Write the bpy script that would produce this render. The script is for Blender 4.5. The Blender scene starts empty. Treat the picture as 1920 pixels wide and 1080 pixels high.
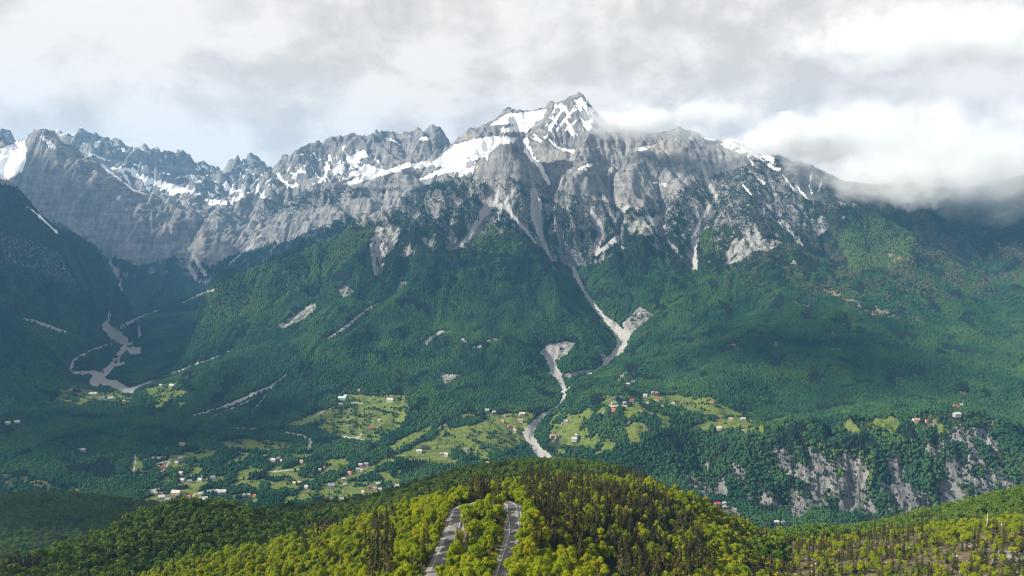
import bpy, bmesh, math, random, time
import numpy as np
T0 = time.time()
rng = np.random.default_rng(7)
random.seed(7)
S = bpy.context.scene
COL = S.collection

# ------------------------------------------------------------------ camera
F = 1280.0                       # focal length in pixels of a 1920 px wide frame
PITCH = math.atan(150 / F)       # horizon at row 390 of 1080
CZ = 700.0                       # camera height over the valley floor
cam_d = bpy.data.cameras.new('camera')
cam = bpy.data.objects.new('camera', cam_d); COL.objects.link(cam)
cam.location = (0, 0, CZ)
cam.rotation_euler = (math.pi / 2 - PITCH, 0, 0)
cam_d.sensor_width = 36.0
cam_d.lens = 36.0 * F / 1920.0
cam_d.clip_start = 1.0
cam_d.clip_end = 60000.0
S.camera = cam

# ------------------------------------------------------------------ sun, sky, exposure
SUN = np.array([-0.80, -0.16, 0.56]); SUN /= np.linalg.norm(SUN)
sd = bpy.data.lights.new('sun', 'SUN'); sd.energy = 5.0; sd.angle = math.radians(0.6); sd.color = (1.0, 0.93, 0.80)
so = bpy.data.objects.new('sun', sd); COL.objects.link(so)
from mathutils import Vector
so.rotation_euler = Vector(SUN).to_track_quat('Z', 'Y').to_euler()
so.location = (-3000, 0, 3000)
S.view_settings.view_transform = 'Standard'
S.view_settings.look = 'None'
S.view_settings.gamma = 1.0
S.view_settings.exposure = 1.0
W = bpy.data.worlds.new('World'); S.world = W; W.use_nodes = True
def N(nt, kind, **kw):
    n = nt.nodes.new(kind)
    for k, v in kw.items():
        if k == 'inp':
            for a, b in v.items(): n.inputs[a].default_value = b
        else: setattr(n, k, v)
    return n
def ramp(nt, pts, interp='LINEAR'):
    n = nt.nodes.new('ShaderNodeValToRGB'); n.color_ramp.interpolation = interp
    el = n.color_ramp.elements
    while len(el) < len(pts): el.new(0.5)
    for e, (p, c) in zip(el, pts):
        e.position = p; e.color = c if len(c) == 4 else (*c, 1)
    return n
def sky_world():
    nt = W.node_tree; nt.nodes.clear(); L = nt.links.new
    out = N(nt, 'ShaderNodeOutputWorld'); bg = N(nt, 'ShaderNodeBackground'); bg.inputs[1].default_value = 0.1
    sky = N(nt, 'ShaderNodeTexSky', sky_type='NISHITA', sun_disc=False, sun_elevation=math.asin(SUN[2]),
            sun_rotation=math.atan2(SUN[0], SUN[1]), altitude=1500.0, air_density=1.0, dust_density=1.0, ozone_density=1.0)
    tc = N(nt, 'ShaderNodeTexCoord')
    def noise(scale, sx, sz, off, detail, rough, dist=0.0):
        mp = N(nt, 'ShaderNodeMapping'); mp.inputs['Scale'].default_value = (sx, sx, sz); mp.inputs['Location'].default_value = off
        L(tc.outputs['Generated'], mp.inputs['Vector'])
        t = N(nt, 'ShaderNodeTexNoise', inp={'Scale': scale, 'Detail': detail, 'Roughness': rough, 'Distortion': dist})
        L(mp.outputs[0], t.inputs['Vector']); return t
    cov = noise(3.0, 1, 1.4, SKY_OFF1, 8, 0.55, 0.2)           # where there is cloud at all
    cr = ramp(nt, [(0.20, (0, 0, 0)), (0.36, (1, 1, 1))], 'EASE'); L(cov.outputs[0], cr.inputs[0])
    body = noise(5.0, 1, 1.5, SKY_OFF2, 10, 0.58, 0.25)         # light tops, grey bellies
    big = noise(2.0, 1, 1.6, (5.1, 1.2, 0.3), 3, 0.5, 0.2)
    ad = N(nt, 'ShaderNodeMath', operation='MULTIPLY_ADD'); ad.inputs[1].default_value = 0.62; L(body.outputs[0], ad.inputs[0])
    ad2 = N(nt, 'ShaderNodeMath', operation='MULTIPLY'); ad2.inputs[1].default_value = 0.38; L(big.outputs[0], ad2.inputs[0]); L(ad2.outputs[0], ad.inputs[2])
    body2 = noise(5.0, 1, 1.5, (SKY_OFF2[0] + .035, SKY_OFF2[1], SKY_OFF2[2] - .05), 10, 0.58, 0.25)   # the same billows seen a little towards the light
    df = N(nt, 'ShaderNodeMath', operation='SUBTRACT'); L(body.outputs[0], df.inputs[0]); L(body2.outputs[0], df.inputs[1])
    rel = N(nt, 'ShaderNodeMath', operation='MULTIPLY_ADD'); rel.inputs[1].default_value = 0.95; L(df.outputs[0], rel.inputs[0]); L(ad.outputs[0], rel.inputs[2])
    br = ramp(nt, [(0.36, (3.65, 3.50, 3.36)), (0.45, (4.15, 3.96, 3.78)), (0.51, (4.55, 4.34, 4.14)), (0.58, (4.95, 4.72, 4.5))]); L(rel.outputs[0], br.inputs[0])
    mix = N(nt, 'ShaderNodeMix', data_type='RGBA'); L(cr.outputs[0], mix.inputs[0])
    skyb = N(nt, 'ShaderNodeMix', data_type='RGBA', blend_type='MIX'); skyb.inputs[0].default_value = 0.6
    skyb.inputs[7].default_value = (4.1, 4.15, 4.1, 1)          # thin high veil
    L(sky.outputs[0], skyb.inputs[6])
    L(skyb.outputs[2], mix.inputs[6]); L(br.outputs[0], mix.inputs[7])
    L(mix.outputs[2], bg.inputs[0]); L(bg.outputs[0], out.inputs[0])
    W.cycles.sampling_method = 'MANUAL'; W.cycles.sample_map_resolution = 512
SKY_OFF1 = (3.1, 0.4, 1.3); SKY_OFF2 = (1.9, 0.2, 3.6)
sky_world()
cy = S.cycles
cy.max_bounces = 9; cy.diffuse_bounces = 2; cy.glossy_bounces = 1; cy.transmission_bounces = 2
cy.volume_bounces = 5; cy.transparent_max_bounces = 8
cy.use_denoising = True; cy.filter_width = 1.05
cy.volume_max_steps = 256
cy.caustics_reflective = False; cy.caustics_refractive = False

# ------------------------------------------------------------------ pixels <-> positions
cP, sP = math.cos(PITCH), math.sin(PITCH)
def ray(px, py):
    u = (px - 960) / F; v = (540 - py) / F
    return u, cP + v * sP, -sP + v * cP
def P(px, py, D):                 # point seen at (px, py), D metres forward
    x, y, z = ray(px, py); s = D / y
    return (x * s, D, CZ + z * s)
def Q(px, py, z):                 # point seen at (px, py) at height z
    x, y, w = ray(px, py); s = (z - CZ) / w
    return (x * s, y * s, z)
def proj(x, y, z):
    z = z - CZ
    f = y * cP - z * sP; up = y * sP + z * cP
    return 960 + F * x / f, 540 - F * up / f

# ------------------------------------------------------------------ noise
_perm = np.random.default_rng(3).permutation(1024).astype(np.int64)
_perm = np.concatenate([_perm, _perm])
_ga = np.random.default_rng(4).uniform(0, 2 * np.pi, 1024); _gx, _gy = np.cos(_ga), np.sin(_ga)
def perlin(x, y, seed=0):
    x = x + seed * 17.31; y = y - seed * 9.77
    xi = np.floor(x).astype(np.int64); yi = np.floor(y).astype(np.int64)
    xf = x - xi; yf = y - yi; xi &= 1023; yi &= 1023
    u = xf * xf * xf * (xf * (xf * 6 - 15) + 10); v = yf * yf * yf * (yf * (yf * 6 - 15) + 10)
    x1 = (xi + 1) & 1023; y1 = (yi + 1) & 1023
    def g(a, b, fx, fy):
        h = _perm[_perm[a] + b]; return _gx[h] * fx + _gy[h] * fy
    a = g(xi, yi, xf, yf); b = g(x1, yi, xf - 1, yf); c = g(xi, y1, xf, yf - 1); d = g(x1, y1, xf - 1, yf - 1)
    return ((a + u * (b - a)) * (1 - v) + (c + u * (d - c)) * v) * 1.5
def fbm(x, y, octv=5, gain=0.5, seed=0):
    s = 0; a = 1.0; f = 1.0
    for i in range(octv):
        s = s + a * perlin(x * f, y * f, seed + i); a *= gain; f *= 2.03
    return s
def ridged(x, y, octv=5, gain=0.5, seed=0):
    s = 0; a = 1.0; f = 1.0; w = 1.0
    for i in range(octv):
        n = 1 - np.abs(perlin(x * f, y * f, seed + i)); n = n * n
        s = s + a * n * w; w = np.clip(n * 1.6, 0, 1); a *= gain; f *= 2.07
    return s
def sstep(a, b, x):
    t = np.clip((x - a) / (b - a), 0, 1); return t * t * (3 - 2 * t)

# ------------------------------------------------------------------ control points of the landforms
def behind(pts, dy, dz, dx=0):
    return [(p[0] + dx, p[1] + dy, p[2] + dz) for p in pts]
def PL(*a): return [P(*t) for t in a]
def QL(*a): return [Q(*t) for t in a]
NS = 1.4                          # scale of the near ridge
def PN(*a): return [P(px, py, D * NS) for px, py, D in a]
LAY = {}
LAY['valley'] = QL((300,930,0),(450,905,0),(600,890,0),(690,885,5),(520,850,5),(400,850,15),(700,830,22),(850,850,20),(820,790,52),(700,790,45),
    (650,750,75),(950,800,48),(1010,850,4),(1000,800,28),(1055,735,80),(560,790,40),(500,760,50),(440,780,35),(300,760,38),(200,740,42),(300,700,55),
    (210,690,52),(230,640,80),(200,600,110),(330,620,100),(400,700,60),(100,740,60),(0,800,70),(150,800,50),(100,850,45),(0,900,45),(200,880,20),(330,860,18),
    (1350,952,-18),(1460,988,-35),(1250,930,0)) + [(-2500,1500,120),(-900,1250,30),(-300,1250,5),(300,1300,-10),(900,1350,-40),(1500,1300,-60),(2500,1300,-80),
    (-1500,900,60),(0,700,20),(1500,700,-60),(-3000,3000,200),(-1500,4600,160),(-3000,5000,250),(0,5200,100),(3000,4000,100),(-2500,7500,300),(0,7800,200),(3500,7500,200),(0,200,0),(-3000,200,0),(3000,200,0)]
crest = PL((800,312,4450),(840,280,4600),(900,236,4660),(940,210,4700),(985,200,4720),(1020,206,4640),(1060,186,4560),(1090,172,4500),(1118,218,4450),(1180,245,4420),
    (1270,244,4400),(1320,258,4350),(1380,276,4280),(1450,300,4200),(1520,308,4100),(1600,335,4000),(1700,355,3900),(1800,350,3900),(1920,330,3950),(2150,330,3950))
spur = PL((800,352,3650),(770,380,3500),(700,404,3400),(580,460,3200),(470,508,3050),(390,542,2950),(355,610,2820),(340,680,2640))
LAY['main_mountain'] = (QL((520,745,70),(640,735,85),(780,748,85),(930,768,55),(330,745,40)) + spur + crest + behind(crest, 420, -260)
    + behind(spur, 330, -190, -110) + [(q[0]-250, q[1]+620, q[2]-330) for q in spur]
    + PL((600,650,2480),(700,700,2330),(800,720,2300),(950,740,2240),(700,600,2650),(900,600,2700),(850,500,3000),(950,430,3300),(500,600,2700),(420,650,2600),
    (450,560,2850),(560,520,2980),(650,470,3130),(750,430,3300),(820,405,3440),(1000,640,2560),(1000,550,2850),
    (960,265,3850),(920,300,3780),(900,340,3700),(860,400,3560),(1000,310,3800),(1000,350,3680),(940,380,3560),(1050,400,3550),(1110,300,4000),(1150,370,3750),(1200,300,4050),
    (1250,380,3700),(1200,450,3420),(1100,470,3380),(1300,330,3950),(1350,420,3480),(1300,490,3180),(1400,350,3800),(1450,420,3450),(1500,380,3620),
    (900,290,4350),(950,243,4540),(870,290,4420),(820,325,4330),(1000,232,4540),(1030,270,4150),(1080,250,4280),(970,300,4020),(880,320,4080),(830,345,3950),
    (1600,420,3400),(1550,550,2800),(1700,600,2600),(1850,550,2800),(1900,700,2200),(1500,700,2210),(1350,600,2700),(1300,560,2900),(1200,620,2740),(1300,700,2260),
    (1540,470,3200),(1650,470,3180),(1750,450,3350),(1900,480,3250),(1700,750,2060),(1900,790,1900),(1500,780,1910),(1300,760,2020),(1150,760,2010),(1150,700,2260),
    (1090,790,1960),(1350,810,1830),(1160,642,2680),(1110,570,2990),(1075,500,3240),(1040,660,2540),(1100,690,2400),
    (1200,830,1790),(1400,830,1760),(1500,838,1690),(1600,850,1680),(1700,812,1740),(1780,805,1735),(1850,860,1660),(1930,880,1640),
    (1310,880,1745),(1300,915,1690),(1390,880,1690),(1420,945,1615),(1500,950,1605),(1650,955,1590),(1720,960,1580),(1780,940,1600),(1850,950,1590),(1950,950,1580),(1200,880,1740),(1100,850,1830),
    (2050,600,2600),(2150,450,3300),(2100,750,2000),(2300,800,1900))
    + [(-2600,2600,-300),(-2600,4300,-200),(-900,1500,-250),(0,1500,-250),(700,1350,-260),(1400,1350,-260),(2400,1350,-260),(-1600,5200,-100),(0,5900,100),(2500,5400,100),(-3500,6500,-300),(3500,6500,0),(4500,3500,300),(4200,2000,150),(4200,1300,-200)])
lcr = PL((0,345,2700),(50,386,2780),(100,430,2900),(150,470,3000),(200,512,3100),(240,560,3220),(262,592,3330))
LAY['left_mountain'] = (lcr + [(q[0]-130, q[1]+150, q[2]-50) for q in lcr] + [(-2500,3000,560),(-2500,3400,300),(-2350,3900,80),(-1900,3750,20),(-3300,3200,700)]
    + PL((50,500,2620),(100,560,2680),(0,450,2580),(50,600,2450),(0,700,2200),(100,700,2380),(150,620,2740),(190,660,2750),(40,440,2700),(140,520,2880),(-150,320,2650),(-150,500,2420),(-400,250,2600),(-250,700,2050),(-700,230,2500))
    + QL((140,735,50),(60,770,55),(190,700,45),(230,650,60),(-100,810,65)) + [(-1200,1700,-20),(-2200,1500,0),(-1000,2500,-60),(-1150,3300,-60),(-1300,4200,-60),(-2500,4600,50),(-4000,1500,200),(-4200,3800,350),(0,3000,-300),(-800,1000,-200)])
wcr = PL((-200,262,4900),(0,262,4850),(48,272,4650),(75,268,4600),(118,276,4650),(140,290,4660),(200,322,4640),(260,360,4680),(380,372,4780),(450,372,4850),(480,350,4920),(510,328,4960),
    (540,288,5000),(600,277,5050),(650,262,5100),(690,262,5110),(720,258,5120),(780,250,5200),(825,246,5200),(845,275,5150))
LAY['rock_wall'] = (wcr + behind(wcr, 380, -240) + PL((220,548,4000),(120,480,3900),(400,548,3820),(480,502,3880),(560,475,3850),(300,490,4200),(500,450,4180),(620,420,4080),(650,395,4130),
    (700,372,4170),(760,352,4180),(300,410,4480),(200,400,4400),(150,340,4480),(100,400,4350),(60,330,4480),(20,330,4600),(380,440,4350),(440,410,4500),(600,350,4600),(560,345,4760),(650,330,4800),
    (730,320,4820),(800,306,4800),(640,348,4480),(700,336,4450),(780,335,4400),(560,400,4350),(520,370,4650),(-200,450,4200),(600,310,4930),(680,300,4960),(760,290,5000))
    + [(-3000,3500,-300),(-1500,3500,-250),(-700,3400,-250),(0,4700,150),(400,5200,0),(-400,3600,-250),(-4500,4500,500),(-3000,6000,200),(500,6200,-200),(2000,5000,-800),(-500,6500,0),(2000,3500,-900)])
fcr = PL((-300,330,6200),(-150,325,6200),(0,300,6200),(30,290,6200),(70,288,6200),(110,268,6100),(135,248,6100),(160,268,6150),(200,280,6200),(240,278,6200),(262,292,6200),(285,282,6200),(310,296,6200),(332,288,6200),(352,302,6200),(372,304,6200),
    (395,298,6200),(420,312,6250),(445,306,6250),(478,303,6300),(498,316,6300),(520,330,6300),(620,330,6400))
LAY['far_peaks'] = fcr + behind(fcr, 500, -300) + PL((250,345,5450),(330,362,5350),(430,364,5400),(480,352,5500),(150,330,5600),(370,335,5800),(450,335,5850),(290,325,5750)) + [(-3500,5200,0),(-1500,5000,0),(0,5500,0),(1200,6000,-200),(2500,6500,-400),(0,7500,0),(-4500,6500,500)]
LAY['wooded_hill'] = (PL((0,945,1250),(100,938,1280),(200,940,1300),(300,958,1320),(420,980,1330),(520,985,1350),(0,1005,1000),(150,1025,950),(300,995,1090),(450,995,1150),(-200,940,1250),(-200,1010,950))
    + [(-1000,1500,20),(-700,1520,0),(-400,1500,0),(-1500,1500,0),(0,1400,-50),(0,1100,60),(400,1200,-100),(-500,700,280),(-900,600,330),(-100,800,150),(1000,1000,-300),(-2200,1300,60),(-2200,700,300),(0,300,100),(-1000,300,300)])
r2 = PL((-150,1100,430),(0,1082,480),(150,1038,560),(260,1008,640),(340,997,700),(400,1000,740),(470,1010,760),(540,990,780),(600,974,800),(700,948,840),(800,920,880),(880,896,920),(960,882,950),(1080,868,960),(1180,885,940),(1240,915,900),(1300,950,880),(1380,1000,860))
LAY['middle_ridge'] = r2 + behind(r2, 170, -95) + behind(r2, 400, -250) + PL((600,1000,640),(900,915,770),(1100,900,780),(300,1050,540),(1250,960,760)) + [(0,450,440),(-400,350,420),(200,500,430),(600,700,240),(800,900,100),(1200,800,50),(700,1200,-50),(-800,300,380),(1500,400,50),(0,100,400)]
rr = PL((1400,1040,600),(1480,1012,640),(1560,998,680),(1640,996,720),(1700,975,740),(1760,955,760),(1850,940,780),(1920,928,800),(2050,905,800),(2250,890,800))
LAY['right_ridge'] = rr + behind(rr, 160, -100) + behind(rr, 420, -290) + PL((1800,990,620),(1900,958,620),(1650,1010,640),(2100,950,600)) + [(0,800,-100),(150,500,250),(500,400,330),(800,300,400),(1400,600,330),(1400,300,420),(-500,600,-200),(0,200,100)]
LAY['near_ridge'] = PN((945,1085,190),(960,1000,222),(960,945,256),(840,1060,202),(850,1000,224),(858,950,247),(905,960,248),(905,1040,210),(700,1080,235),(700,1010,300),(600,1080,262),(600,1012,370),(450,1080,300),(450,1050,350),(280,1095,330),
    (800,955,400),(880,930,410),(950,917,420),(1100,912,420),(1220,922,410),(1310,947,400),(1080,1000,270),(1100,1080,220),(1200,1000,300),(1200,1080,238),(1300,1005,350),(1300,1085,272),(1380,1022,380),(1420,1085,312),
    (1450,1022,430),(1560,1015,420),(1700,1005,405),(1780,995,395),(1850,1005,350),(1910,975,370),(1500,1085,322),(1600,1050,350),(1700,1085,292),(1900,1085,260),(2050,1000,310),(2000,1080,250)) + [
    (0,90,600),(-120,110,565),(160,120,580),(330,140,560),(-300,200,480),(500,200,500),(0,0,610),(-250,50,520),(300,50,560),(-550,300,330),(-450,480,330),(-200,700,330),(0,760,340),(120,720,370),(230,700,360),(330,720,330),(480,700,340),(650,520,400),(800,300,420),(-200,1000,150),(200,1000,150),(600,950,150),(-700,600,200)]

def tps_fit(pts, lam=1e-4):
    p = np.array(pts, float); x = p[:, :2] / 1000; z = p[:, 2]
    d = np.sqrt(((x[:, None] - x[None]) ** 2).sum(-1)); K = np.where(d > 0, d * d * np.log(d + 1e-12), 0)
    n = len(p); A = np.zeros((n + 3, n + 3)); A[:n, :n] = K + lam * np.eye(n); A[:n, n] = 1; A[:n, n + 1:] = x; A[n:, :n] = A[:n, n:].T
    return x, np.linalg.solve(A, np.concatenate([z, np.zeros(3)]))
def tps_eval(fit, X, Y):
    x, w = fit; xs = X.ravel() / 1000; ys = Y.ravel() / 1000; out = np.full(xs.shape, w[-3]) + w[-2] * xs + w[-1] * ys
    for (a, b), c in zip(x, w[:-3]):
        r2_ = (xs - a) ** 2 + (ys - b) ** 2 + 1e-18; out += c * 0.5 * r2_ * np.log(r2_)
    return out.reshape(X.shape)

# ------------------------------------------------------------------ regular height grid
CELL = 8.0
GX0, GX1, GY0, GY1 = -5200.0, 5200.0, 0.0, 7800.0
gx = np.arange(GX0, GX1 + 1, CELL); gy = np.arange(GY0, GY1 + 1, CELL)
def up2(c, sx, sy, tx, ty):      # bilinear sampling of a coarse grid at tx, ty
    fx = np.clip((tx - sx[0]) / (sx[1] - sx[0]), 0, len(sx) - 1.001); fy = np.clip((ty - sy[0]) / (sy[1] - sy[0]), 0, len(sy) - 1.001)
    i = fx.astype(int); j = fy.astype(int); u = fx - i; v = fy - j
    return (c[j, i] * (1 - u) + c[j, i + 1] * u) * (1 - v) + (c[j + 1, i] * (1 - u) + c[j + 1, i + 1] * u) * v
def blur(a, n=1):
    for _ in range(n):
        a = (np.roll(a, 1, 0) + 2 * a + np.roll(a, -1, 0)) / 4; a = (np.roll(a, 1, 1) + 2 * a + np.roll(a, -1, 1)) / 4
    return a
cx = np.arange(GX0, GX1 + 25, 24.0); cyy = np.arange(GY0, GY1 + 25, 24.0)
CXX, CYY = np.meshgrid(cx, cyy)
GXX, GYY = np.meshgrid(gx, gy)
NAMES = list(LAY)
Hs = []
for nme in NAMES:
    pts = LAY[nme]
    c = tps_eval(tps_fit(pts), CXX, CYY)
    Hs.append(up2(c, cx, cyy, GXX, GYY))
Hs = np.array(Hs)
# ------------------------------------------------------------------ relief of each landform, then the highest one wins
wx = fbm(GXX / 420, GYY / 420, 3, seed=20) * 60; wy = fbm(GXX / 420, GYY / 420, 3, seed=30) * 60
far = sstep(1500, 2200, GYY)
roll = fbm(GXX / 380, GYY / 380, 5, 0.5, seed=1)
crag = ridged((GXX + 1.4 * wx) / 460, (GYY + 1.4 * wy) / 760, 6, 0.48, seed=5) - 1.05            # ribs and gullies running down towards the valley
crag2 = ridged((GXX + wx) / 260, (GYY + wy) / 260, 6, 0.55, seed=11) - 1.05
I = {n: i for i, n in enumerate(NAMES)}
Z = Hs[I['main_mountain']]
hi = sstep(250, 520, Z + 70 * roll)                                                    # rocky part of the massif
Hs[I['main_mountain']] += far * (hi * (crag * 98 * (1 - .5 * sstep(450, 800, GXX)) * (1 - .5 * sstep(1100, 1320, Z)) - 12) + (1 - hi) * (roll * 32 + crag * 26))
Hs[I['left_mountain']] += roll * 22 + crag * 20 * sstep(200, 500, Hs[I['left_mountain']])
hw = sstep(150, 350, Hs[I['rock_wall']])
Hs[I['rock_wall']] += hw * (crag2 * (56 - 16 * sstep(-1700, -2300, GXX)) - 6) + (1 - hw) * roll * 12
zz = Hs[I['rock_wall']] / 46.0 + 0.35 * roll                                           # bedding ledges
Hs[I['rock_wall']] += hw * 5 * np.sin(zz * 2 * np.pi)
Hs[I['far_peaks']] += (ridged((GXX + wx) / 520, (GYY + wy) / 420, 5, .5, seed=15) - 1.0) * 150 + crag2 * 22 - 45
Hs[I['wooded_hill']] += roll * 14
Hs[I['middle_ridge']] += roll * 9
Hs[I['right_ridge']] += roll * 9
Hs[I['near_ridge']] += fbm(GXX / 90, GYY / 90, 4, 0.5, seed=2) * 2.6
Hs[I['valley']] += fbm(GXX / 260, GYY / 260, 4, 0.5, seed=9) * 6
# small cliffs near the gorge on the right
gm = sstep(1560, 1620, GYY) * (1 - sstep(1760, 1840, GYY)) * sstep(300, 520, GXX)
Hs[I['main_mountain']] += gm * (ridged((GXX + wx * .5) / 120, (GYY + wy * .5) / 150, 5, .55, seed=40) - 1.0) * 26
H = Hs.max(0); LID = Hs.argmax(0)
def Hat(x, y, grid=None):
    return up2(H if grid is None else grid, gx, gy, np.asarray(x, float), np.asarray(y, float))
def hit(pxs, pys, d0=120.0, d1=7400.0, tol=0.0):
    pxs = np.atleast_1d(np.asarray(pxs, float)); pys = np.atleast_1d(np.asarray(pys, float))
    rx, ry, rz = ray(pxs, pys)
    D = np.arange(d0, d1, 5.0)
    res = np.full((len(pxs), 3), np.nan)
    for k in range(len(pxs)):
        s = D / (ry[k] if np.ndim(ry) else ry); x = rx[k] * s; z = CZ + rz[k] * s
        h = Hat(x, D); w = np.nonzero(z <= h - tol)[0]
        if len(w): i = w[0]; res[k] = (x[i], D[i], h[i])
    return res
# ------------------------------------------------------------------ gullies, chutes and river beds cut along lines seen in the photograph
def dens(line, step=6.0):
    o = []
    for a, b in zip(line[:-1], line[1:]):
        n = max(1, int(math.hypot(b[0] - a[0], b[1] - a[1]) / step))
        for i in range(n):
            t = i / n; o.append([a[k] + (b[k] - a[k]) * t for k in range(len(a))])
    o.append(list(line[-1])); return o
CARVE = [   # (pixel line, half width m, depth m)
    ([(1126,432),(1090,480),(1075,500),(1095,545),(1110,570),(1140,600),(1165,630),(1150,665),(1125,690),(1080,712),(1057,735),(1035,765),(1005,795),(992,815),(1005,835),(1025,862)], 46, 22),
    ([(1030,655),(1040,690),(1055,722)], 34, 14),
    ([(930,360),(905,400),(885,435),(862,465)], 36, 24), ([(965,350),(948,382),(985,430),(1035,490)], 30, 24),
    ([(1000,345),(1008,400),(1015,450),(1035,490)], 34, 24), ([(985,285),(1010,310),(1032,345),(1060,380)], 44, 46), ([(930,285),(905,320),(880,360)], 44, 40),
    ([(1100,380),(1122,415),(1126,432)], 34, 22), ([(1190,375),(1158,405),(1155,450),(1120,475),(1078,498)], 34, 22),
    ([(1310,310),(1335,350),(1343,370),(1312,420),(1300,455),(1303,500),(1290,540)], 40, 26),
    ([(1230,330),(1245,380),(1235,430)], 34, 24), ([(1540,420),(1545,460),(1570,500),(1600,530)], 50, 30),
    ([(1460,400),(1490,440),(1530,480)], 36, 20), ([(712,425),(712,470),(703,515),(680,560)], 34, 20),
    ([(765,528),(715,565),(660,608),(612,635)], 30, 14), ([(535,703),(480,742),(420,768)], 40, 14), ([(440,655),(350,690),(250,733)], 34, 9),
    ([(225,545),(212,500),(190,450),(160,380)], 60, 40), ([(360,440),(355,490),(380,530)], 50, 36), ([(470,400),(450,460),(430,500)], 60, 40), ([(560,420),(520,470)], 50, 34),
    ([(640,350),(655,400),(640,440)], 40, 28), ([(1620,440),(1680,520),(1760,600)], 60, 18), ([(1850,440),(1860,520),(1880,640)], 80, 26), ([(1400,560),(1350,640),(1250,700)], 70, 18), ([(600,540),(560,600),(540,690)], 60, 14), ([(840,560),(780,650),(760,720)], 70, 14)]
RAISE = [([(1040,200),(1090,183),(1108,200)], 150, 12), ([(960,266),(930,320),(900,380),(870,430)], 70, 55), ([(960,266),(985,320),(970,390),(960,430)], 60, 45), ([(960,262),(962,275)], 70, 30), ([(1110,300),(1080,360),(1070,430)], 60, 45), ([(1200,260),(1190,330),(1180,400)], 60, 30),
    ([(1270,235),(1280,320),(1270,400)], 60, 30), ([(1390,280),(1400,360),(1400,430)], 70, 28), ([(75,250),(100,330),(200,400),(300,460)], 110, 30)]
def apply_lines(lines, sign):
    global H
    for ln, hwid, dep in lines:
        d = np.array(dens(ln)); w = hit(d[:, 0], d[:, 1], d0=1450); w = w[~np.isnan(w[:, 0])]
        if len(w) < 2: continue
        x0, x1 = w[:, 0].min() - 4 * hwid, w[:, 0].max() + 4 * hwid; y0, y1 = w[:, 1].min() - 4 * hwid, w[:, 1].max() + 4 * hwid
        i0, i1 = np.searchsorted(gx, [x0, x1]); j0, j1 = np.searchsorted(gy, [y0, y1])
        sx = GXX[j0:j1, i0:i1] + wx[j0:j1, i0:i1] * .25; sy = GYY[j0:j1, i0:i1] + wy[j0:j1, i0:i1] * .25
        dm = np.full(sx.shape, 1e9)
        for a, b in zip(w[:-1], w[1:]):
            ab = b[:2] - a[:2]; L2 = (ab ** 2).sum()
            if L2 > 300 ** 2: continue
            t = np.clip(((sx - a[0]) * ab[0] + (sy - a[1]) * ab[1]) / (L2 + 1e-9), 0, 1)
            dm = np.minimum(dm, np.hypot(sx - a[0] - t * ab[0], sy - a[1] - t * ab[1]))
        H[j0:j1, i0:i1] += sign * dep * 1.35 * np.exp(-(dm / (1.15 * hwid)) ** 1.5)
apply_lines(RAISE, 1); apply_lines(CARVE, -1)
# ------------------------------------------------------------------ rain erosion of the mountains (droplets moved all at once)
def erode(h, n, steps, seed, j0):
    r = np.random.default_rng(seed); ny, nx = h.shape; hh = (h / CELL).copy()
    x = r.uniform(2, nx - 3, n); y = r.uniform(j0, ny - 3, n); dx = np.zeros(n); dy = np.zeros(n); vel = np.ones(n); wat = np.ones(n); sed = np.zeros(n)
    for s in range(steps):
        i = x.astype(int); j = y.astype(int); u = x - i; v = y - j; k = j * nx + i; f = hh.ravel()
        a, b, c, d = f[k], f[k + 1], f[k + nx], f[k + nx + 1]
        gxx = (b - a) * (1 - v) + (d - c) * v; gyy = (c - a) * (1 - u) + (d - b) * u; h0 = (a * (1 - u) + b * u) * (1 - v) + (c * (1 - u) + d * u) * v
        dx = dx * .2 - gxx * .8; dy = dy * .2 - gyy * .8; ln = np.hypot(dx, dy) + 1e-9; dx /= ln; dy /= ln
        x2 = np.clip(x + dx, 2, nx - 3.001); y2 = np.clip(y + dy, 2, ny - 3.001)
        i2 = x2.astype(int); j2 = y2.astype(int); u2 = x2 - i2; v2 = y2 - j2; k2 = j2 * nx + i2
        h1 = (f[k2] * (1 - u2) + f[k2 + 1] * u2) * (1 - v2) + (f[k2 + nx] * (1 - u2) + f[k2 + nx + 1] * u2) * v2
        dh = h1 - h0; cap = np.maximum(-dh, .01) * vel * wat * 5
        dep = np.where(dh > 0, np.minimum(sed, dh), np.where(sed > cap, (sed - cap) * .2, -np.minimum((cap - sed) * .14, np.maximum(-dh, 0) * .5)))
        dep = np.clip(dep, -.08, .25)
        sed = sed - dep
        m = hh.size
        add = np.bincount(k, dep * (1 - u) * (1 - v), m) + np.bincount(k + 1, dep * u * (1 - v), m) + np.bincount(k + nx, dep * (1 - u) * v, m) + np.bincount(k + nx + 1, dep * u * v, m)
        hh += add.reshape(h.shape)
        vel = np.sqrt(np.maximum(vel * vel - dh * 2, .02)); vel = np.minimum(vel, 4); wat *= .985; x, y = x2, y2
    return hh * CELL
Hb = H.copy()
for b in range(3):
    H = erode(H, 60000, 64, 50 + b, int(1700 / CELL))
er = sstep(1650, 1950, GYY) * (.55 + .45 * sstep(260, 480, Hb + 60 * roll)); H = Hb * (1 - er) + H * er
H = H * .75 + blur(H, 1) * .25
print('terrain', round(time.time() - T0, 1))

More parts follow.
